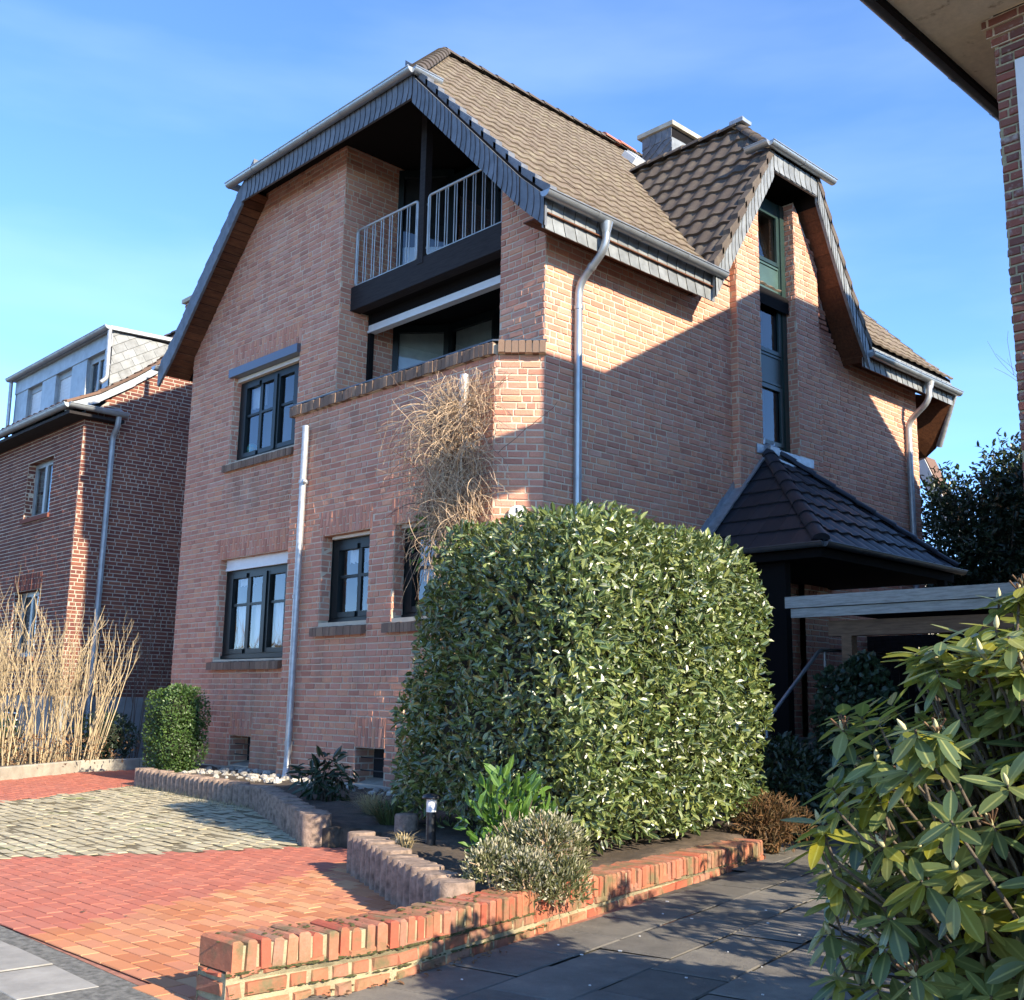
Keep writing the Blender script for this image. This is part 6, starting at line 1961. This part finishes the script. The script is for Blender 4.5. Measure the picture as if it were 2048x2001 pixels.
# ---- rhododendron (foreground right)
def rhododendron(label, c, rad, n_ros, leaf=.105, detail=True, yellow=.26, seed=3, group=None):
    random.seed(seed)
    c = V(c)
    base = V((c.x, c.y, 0))
    root = thing('rhododendron', label, 'rhododendron', base, group)
    P, D, N, S, Wd, Cu = [], [], [], [], [], []
    isY = []
    br = MB(); bd = MB()
    for i in range(n_ros):
        d = V(unit(1)[0])
        if d.z < -.75: d.z = -d.z
        k = random.uniform(.62, 1.0) if random.random() < .8 else random.uniform(.35, .7)
        t = c + V((d.x * rad[0], d.y * rad[1], d.z * rad[2])) * k
        t = t + V((random.gauss(0, .04), random.gauss(0, .04), random.gauss(0, .04)))
        if t.z < .12: t.z = .12 + random.random() * .15
        ax = (d * .55 + V((0, 0, .75)) + V(unit(1)[0]) * .35).normalized()
        # branch
        m1 = base.lerp(t, .45) + V((random.gauss(0, .08), random.gauss(0, .08), random.uniform(-.05, .12)))
        m2 = t - ax * .12
        br.tube([base + V((random.gauss(0, .06), random.gauss(0, .06), -.02)), m1, m2, t], [.012, .008, .005, .004], 5, 0, True, False)
        e1 = ax.orthogonal().normalized(); e2 = ax.cross(e1)
        nl = random.randint(7, 11)
        a0 = random.random() * 6.28
        droop = random.uniform(.05, .75)
        yl = random.random() < .35
        for j in range(nl):
            a = a0 + j * 2.4
            ring = j / nl
            rd = e1 * math.cos(a) + e2 * math.sin(a)
            dr = (rd * 1.0 + ax * (.55 - droop - .35 * ring) + V((0, 0, -.25 * ring)) + V(unit(1)[0]) * .15).normalized()
            up = (ax * .8 + V((0, 0, .5)) - dr * .1 + V(unit(1)[0]) * .25)
            P.append(t - ax * (.035 * ring)); D.append(dr); N.append(up)
            S.append(leaf * random.uniform(.7, 1.2)); Wd.append(random.uniform(.32, .44)); Cu.append(random.uniform(.4, 1.6))
            isY.append(random.random() < (yellow * 2.2 if (yl and ring > .4) else yellow * .25))
        if detail and random.random() < .45:                # flower bud
            L = random.uniform(.03, .045); rb = random.uniform(.007, .011)
            bd.tube([t, t + ax * L * .35, t + ax * L * .75, t + ax * L * 1.1], [rb * .6, rb, rb * .7, .001], 7, 0)
            if random.random() < .25:   # seed head
                for q in range(9): bd.tube([t, t + (ax + V(unit(1)[0]) * .7).normalized() * random.uniform(.03, .055)], [.002, .0035], 4, 1)
    P, D, N = (np.array([tuple(x) for x in A]) for A in (P, D, N))
    hi = detail
    vs, fs = leaf_geo(P, D, N, np.array(S), np.array(Wd), np.array(Cu), LT_HI if hi else LT, LF_HI if hi else LF)
    mi = np.repeat(np.array(isY, int), len(LF_HI if hi else LF)).tolist()
    raw_mesh('leaves', vs, fs, [M['rhodo'], M['rhodo_yellow']], mi, root, hi, RIB_HI if hi else (1, 1, 1, 1, 0, 0, 0, 0))
    br.build('branches', M['bark'], root)
    if detail: bd.build('flower_buds', [M['bud'], M['dead_leaf']], root)
rhododendron('leafy rhododendron with yellowing leaves and pale buds in the right foreground', (-1.33, 3.76, .69), (.84, .88, .90), 820, .114)
rhododendron('added rhododendron out of view, shading the dark drive', (-1.12, 5.5, 1.0), (.92, .95, 1.0), 190, .12, False, seed=5)  # unseen shrub, added to cast shade on the drive
rhododendron('second added rhododendron out of view, shading the far drive and low wall', (-1.85, 7.25, 1.0), (.92, .9, 1.0), 190, .12, False, seed=6)  # another unseen shrub, added to shade the rear drive and wall

# leaf litter under it
n = 1500
P = np.column_stack([RNG.uniform(-2.2, .2, n), RNG.uniform(2.5, 4.9, n), RNG.uniform(.03, .10, n)])
P = P[(P[:, 0] > -2.05 + (4.0 - P[:, 1]) * -.25 - .15 * np.sin(P[:, 1] * 7))]
n = len(P)
vs, fs = leaf_geo(P, unit(n) * np.array([1, 1, .4]), unit(n) * .6 + np.array([0, 0, 1]), RNG.uniform(.03, .075, n), .4, RNG.uniform(.5, 3, n))
tag(raw_mesh('leaf_litter', vs, fs, M['dead_leaf']), 'brown dead leaves lying under the foreground rhododendron', 'leaf litter', kind='stuff')
n = 46
P = np.column_stack([-4.02 - .02 + RNG.random(n) * .12 - np.linspace(0, .16, n), np.linspace(2.7, 3.9, n) + RNG.normal(0, .05, n), np.full(n, .012)])
vs, fs = leaf_geo(P, unit(n) * np.array([1, 1, .2]), np.tile([0, 0, 1.0], (n, 1)) + unit(n) * .4, RNG.uniform(.02, .045, n), .5, 2)
tag(raw_mesh('fallen_leaves', vs, fs, M['dead_leaf']), 'small brown fallen leaves along the foot of the low brick wall', 'leaf litter', kind='stuff')
mb = MB()
for i in range(36):
    x, y = random.uniform(-5.2, -2.2), random.uniform(2.6, 7.5)
    if x < -4.0 - (y - 3.2) * .27: continue
    r = random.uniform(.003, .010)
    mb.obox((x, y, .008), V((r, r * .3, 0)), V((-r * .3, r * .6, 0)), (0, 0, .002))
tag(mb.build('petals', M['white']), 'tiny white petals scattered over the dark drive', 'litter', kind='stuff')
# creeping plant in the near corner
shrub('creeping_shrub', 'reddish low creeping shrub at the bottom edge beside the dark drive', 'shrub', (-2.02, 3.05, .06), (.22, .3, .10), 420, .03, M['fern_brown'], .4, 2.0, core=0, stems=25, gap=.9, up=.6, stem_mat=M['vine_dark'])

# ---- trees behind
def tree(name, label, base, h, blobs, n, leaf, mat, width=.45, group=None, trunk=.14, lmat=None):
    root = thing(name, label, 'tree', base, group)
    base = V(base)
    mb = MB()
    mb.tube([base - V((0, 0, .1)), base + V((.05, .03, h * .35)), base + V((0, .08, h * .7))], [trunk, trunk * .7, trunk * .35], 9)
    for (bc, br_) in blobs:
        bc = V(bc)
        for i in range(7):
            d = V(unit(1)[0]); tip = bc + V((d.x * br_[0], d.y * br_[1], abs(d.z) * br_[2])) * .85
            st = base + V((0, 0, h * random.uniform(.2, .55)))
            mb.tube([st, st.lerp(tip, .5) + V((0, 0, .15)), tip], [trunk * .35, trunk * .2, .008], 6)
    mb.build('trunk', M['bark'], root)
    tot = sum(b[1][0] * b[1][1] * b[1][2] for b in blobs)
    VS, FS = [], []
    for (bc, br_) in blobs:
        k = int(n * (br_[0] * br_[1] * br_[2]) / tot)
        D = unit(k)
        P = np.array(bc) + D * np.array(br_) * (RNG.random(k) ** .45)[:, None] * (1 + hump(D * 3, 1.5, bc[0]) * .16)[:, None]
        vs, fs = leaf_geo(P, D * .5 + unit(k) * .8, D * .5 + unit(k) * .7 + np.array([0, 0, .5]), RNG.uniform(leaf * .7, leaf * 1.3, k), width, RNG.uniform(.5, 1.8, k))
        o = len(VS); VS += vs; FS += [[i + o for i in f] for f in fs]
    raw_mesh('crown', VS, FS, mat, parent=root)
tree('holly_tree', 'dark evergreen tree standing behind the porch roof and the carport', (-7.9, 19.2, 0), 5.5,
     [((-8.3, 19.2, 3.9), (1.15, 1.1, 1.5)), ((-7.2, 19.0, 4.2), (1.0, 1.0, 1.3)), ((-7.5, 19.3, 5.2), (.75, .8, .75)), ((-8.6, 19.0, 3.0), (.9, .9, .9)), ((-6.9, 18.8, 2.9), (.9, .9, 1.1)), ((-8.9, 19.3, 4.9), (.55, .6, .65)), ((-6.7, 18.9, 4.6), (.8, .8, 1.0))], 27000, .11, M['dark_leaf'], .4)
tree('conifer', 'dark spiky conifer top rising behind the evergreen at the right', (-7.9, 22.5, 0), 8.0,
     [((-7.9, 22.5, 7.2), (.35, .35, .85)), ((-7.9, 22.5, 6.2), (.65, .65, .9)), ((-7.9, 22.5, 4.9), (.95, .95, 1.2))], 5000, .16, M['dark_leaf'], .14)
tree('clipped_tree', 'sunlit pale olive bush top beside the right-hand house wall', (-7.05, 20.6, 0), 5.6,
     [((-7.1, 20.6, 5.6), (.55, .5, .6)), ((-6.6, 20.4, 4.9), (.6, .5, .8))], 2600, .09, leaf_mat('olive_leaf', [(.14, .13, .05), (.20, .18, .07)], .6, .2), .35)
def bare_tree(label, base, h, spread, seed, r0=.16, depth=5, group=None, mat=None):
    random.seed(seed)
    root = thing('bare_tree', label, 'tree', base, group)
    mb = MB()
    def grow(p, d, L, r, k):
        pts = [V(p)]; dd = V(d).normalized()
        for i in range(5):
            dd = (dd + V((random.gauss(0, .11), random.gauss(0, .11), random.gauss(.03, .05)))).normalized()
            pts.append(pts[-1] + dd * (L / 5))
        mb.tube(pts, [r * (1 - .4 * i / 5) for i in range(6)], 7 if k > 3 else 4, 0, k > 2, False)
        if k == 0: return
        for j in range(random.randint(2, 4)):
            a = V(unit(1)[0]); s = (dd + a * spread).normalized(); s.z = s.z * .8 + .12
            grow(pts[random.randint(3, 5)], s, L * random.uniform(.55, .82), r * .55, k - 1)
    grow(base, (0, 0, 1), h * .36, r0, depth)
    mb.build('trunk_and_branches', mat or M['bark'], root)
bare_tree('bare thin-twigged tree behind the rear eave of the big house', (-10.6, 25.0, 0), 9.5, .55, 21, .09, 5)
for i, (x, y, h, lab) in enumerate(((-24, -16, 12, 'bare street tree across the road, mirrored in the left windows'), (-33, -18, 13, 'bare street tree across the road, far down the street'), (-16, -17, 11, 'bare street tree across the road facing the bay'))):
    bare_tree(lab, (x, y, 0), h, .62, 40 + i, .24, 6 if i == 0 else 5, 'bare street trees across the road')
random.seed(99)
# houses across the road, seen only as reflections
for i, (x, w, hh) in enumerate(((-40, 11, 7.5), (-26, 12, 6.5), (-12, 10, 7.0))):
    r_ = thing('house', ('pale rendered house across the road, %s' % ('farthest down the street', 'between the bare trees', 'opposite the bay')[i]), 'house', (x, -26, 0), 'houses across the road')
    mb = MB(); mb.box(x - w / 2, x + w / 2, -31, -22, 0, hh); mb.build('wall', M['plinth'], r_)
    mb = MB(); mb.prism([(x - w / 2 - .3, -21.5, hh), (x - w / 2 - .3, -26.5, hh + 4), (x - w / 2 - .3, -31.5, hh)], (w + .6, 0, 0)); mb.build('roof', M['tile_left'], r_)
    for k in range(3):
        for zz in (1.2, 4.0):
            mb = MB(); xx = x - w / 2 + 1.2 + k * (w - 2.4) / 2.4; mb.box(xx, xx + 1.2, -22, -21.96, zz, zz + 1.4); mb.build('window', M['inside_dark'], r_)
# ================================================================== SKY, SUN, CAMERA
SUN = V((1.0, -.026, .53)).normalized()
el = math.asin(SUN.z); az = math.atan2(SUN.x, SUN.y)
w = bpy.data.worlds.new('World'); SC.world = w; w.use_nodes = True
nt = w.node_tree
bg = nt.nodes['Background']
sky = nt.nodes.new('ShaderNodeTexSky'); sky.sky_type = 'NISHITA'
sky.sun_disc = False; sky.sun_elevation = el; sky.sun_rotation = az
sky.altitude = 1500; sky.air_density = .62; sky.dust_density = .0; sky.ozone_density = 2.6
tc = nt.nodes.new('ShaderNodeTexCoord')                # thin streaks of high cloud
mp = nt.nodes.new('ShaderNodeMapping'); mp.inputs['Scale'].default_value = (1.6, 1.6, 7.0); mp.inputs['Rotation'].default_value = (.25, .1, .5)
nz = nt.nodes.new('ShaderNodeTexNoise'); nz.inputs['Scale'].default_value = 1.5; nz.inputs['Detail'].default_value = 5; nz.inputs['Roughness'].default_value = .5
rp = nt.nodes.new('ShaderNodeValToRGB'); rp.color_ramp.elements[0].position = .45; rp.color_ramp.elements[1].position = .8
rp.color_ramp.elements[1].color = (.11, .11, .11, 1)
mx = nt.nodes.new('ShaderNodeMix'); mx.data_type = 'RGBA'; mx.inputs[7].default_value = (3.2, 3.7, 4.6, 1)
nt.links.new(tc.outputs['Generated'], mp.inputs[0]); nt.links.new(mp.outputs[0], nz.inputs['Vector'])
nt.links.new(nz.outputs['Fac'], rp.inputs[0]); nt.links.new(rp.outputs[0], mx.inputs[0])
hs = nt.nodes.new('ShaderNodeHueSaturation'); hs.inputs['Saturation'].default_value = 1.10
nt.links.new(sky.outputs[0], hs.inputs['Color']); nt.links.new(hs.outputs[0], mx.inputs[6]); nt.links.new(mx.outputs[2], bg.inputs['Color'])
bg.inputs['Strength'].default_value = .15
sd = bpy.data.lights.new('sun', 'SUN'); sd.energy = 3.1; sd.angle = R(.53); sd.color = (1.0, .87, .68)
so = bpy.data.objects.new('sun', sd); COL.objects.link(so)
so.rotation_euler = SUN.to_track_quat('Z', 'Y').to_euler()
so.location = (20, 0, 30)

cam = bpy.data.cameras.new('camera'); co = bpy.data.objects.new('camera', cam); COL.objects.link(co)
cam.sensor_fit = 'HORIZONTAL'; cam.sensor_width = 36.0; cam.lens = 36.0 * 2200.0 / 2048.0
cam.clip_start = .05; cam.clip_end = 2000
yaw, pit, rol = R(136.517), R(10.473), R(1.04)
f = V((math.cos(yaw) * math.cos(pit), math.sin(yaw) * math.cos(pit), math.sin(pit)))
r = V((math.sin(yaw), -math.cos(yaw), 0)); u = r.cross(f)
r2 = r * math.cos(rol) + u * math.sin(rol); u2 = -r * math.sin(rol) + u * math.cos(rol)
mw = Matrix((r2, u2, -f)).transposed().to_4x4(); mw.translation = V((0, 0, 1.2))
co.matrix_world = mw
SC.camera = co
SC.view_settings.view_transform = 'Standard'; SC.view_settings.look = 'None'
SC.view_settings.exposure = 1.88; SC.view_settings.gamma = 1.0
SC.view_settings.use_curve_mapping = False
SC.cycles.max_bounces = 6; SC.cycles.diffuse_bounces = 3; SC.cycles.glossy_bounces = 3; SC.cycles.transparent_max_bounces = 8
SC.cycles.use_denoising = True
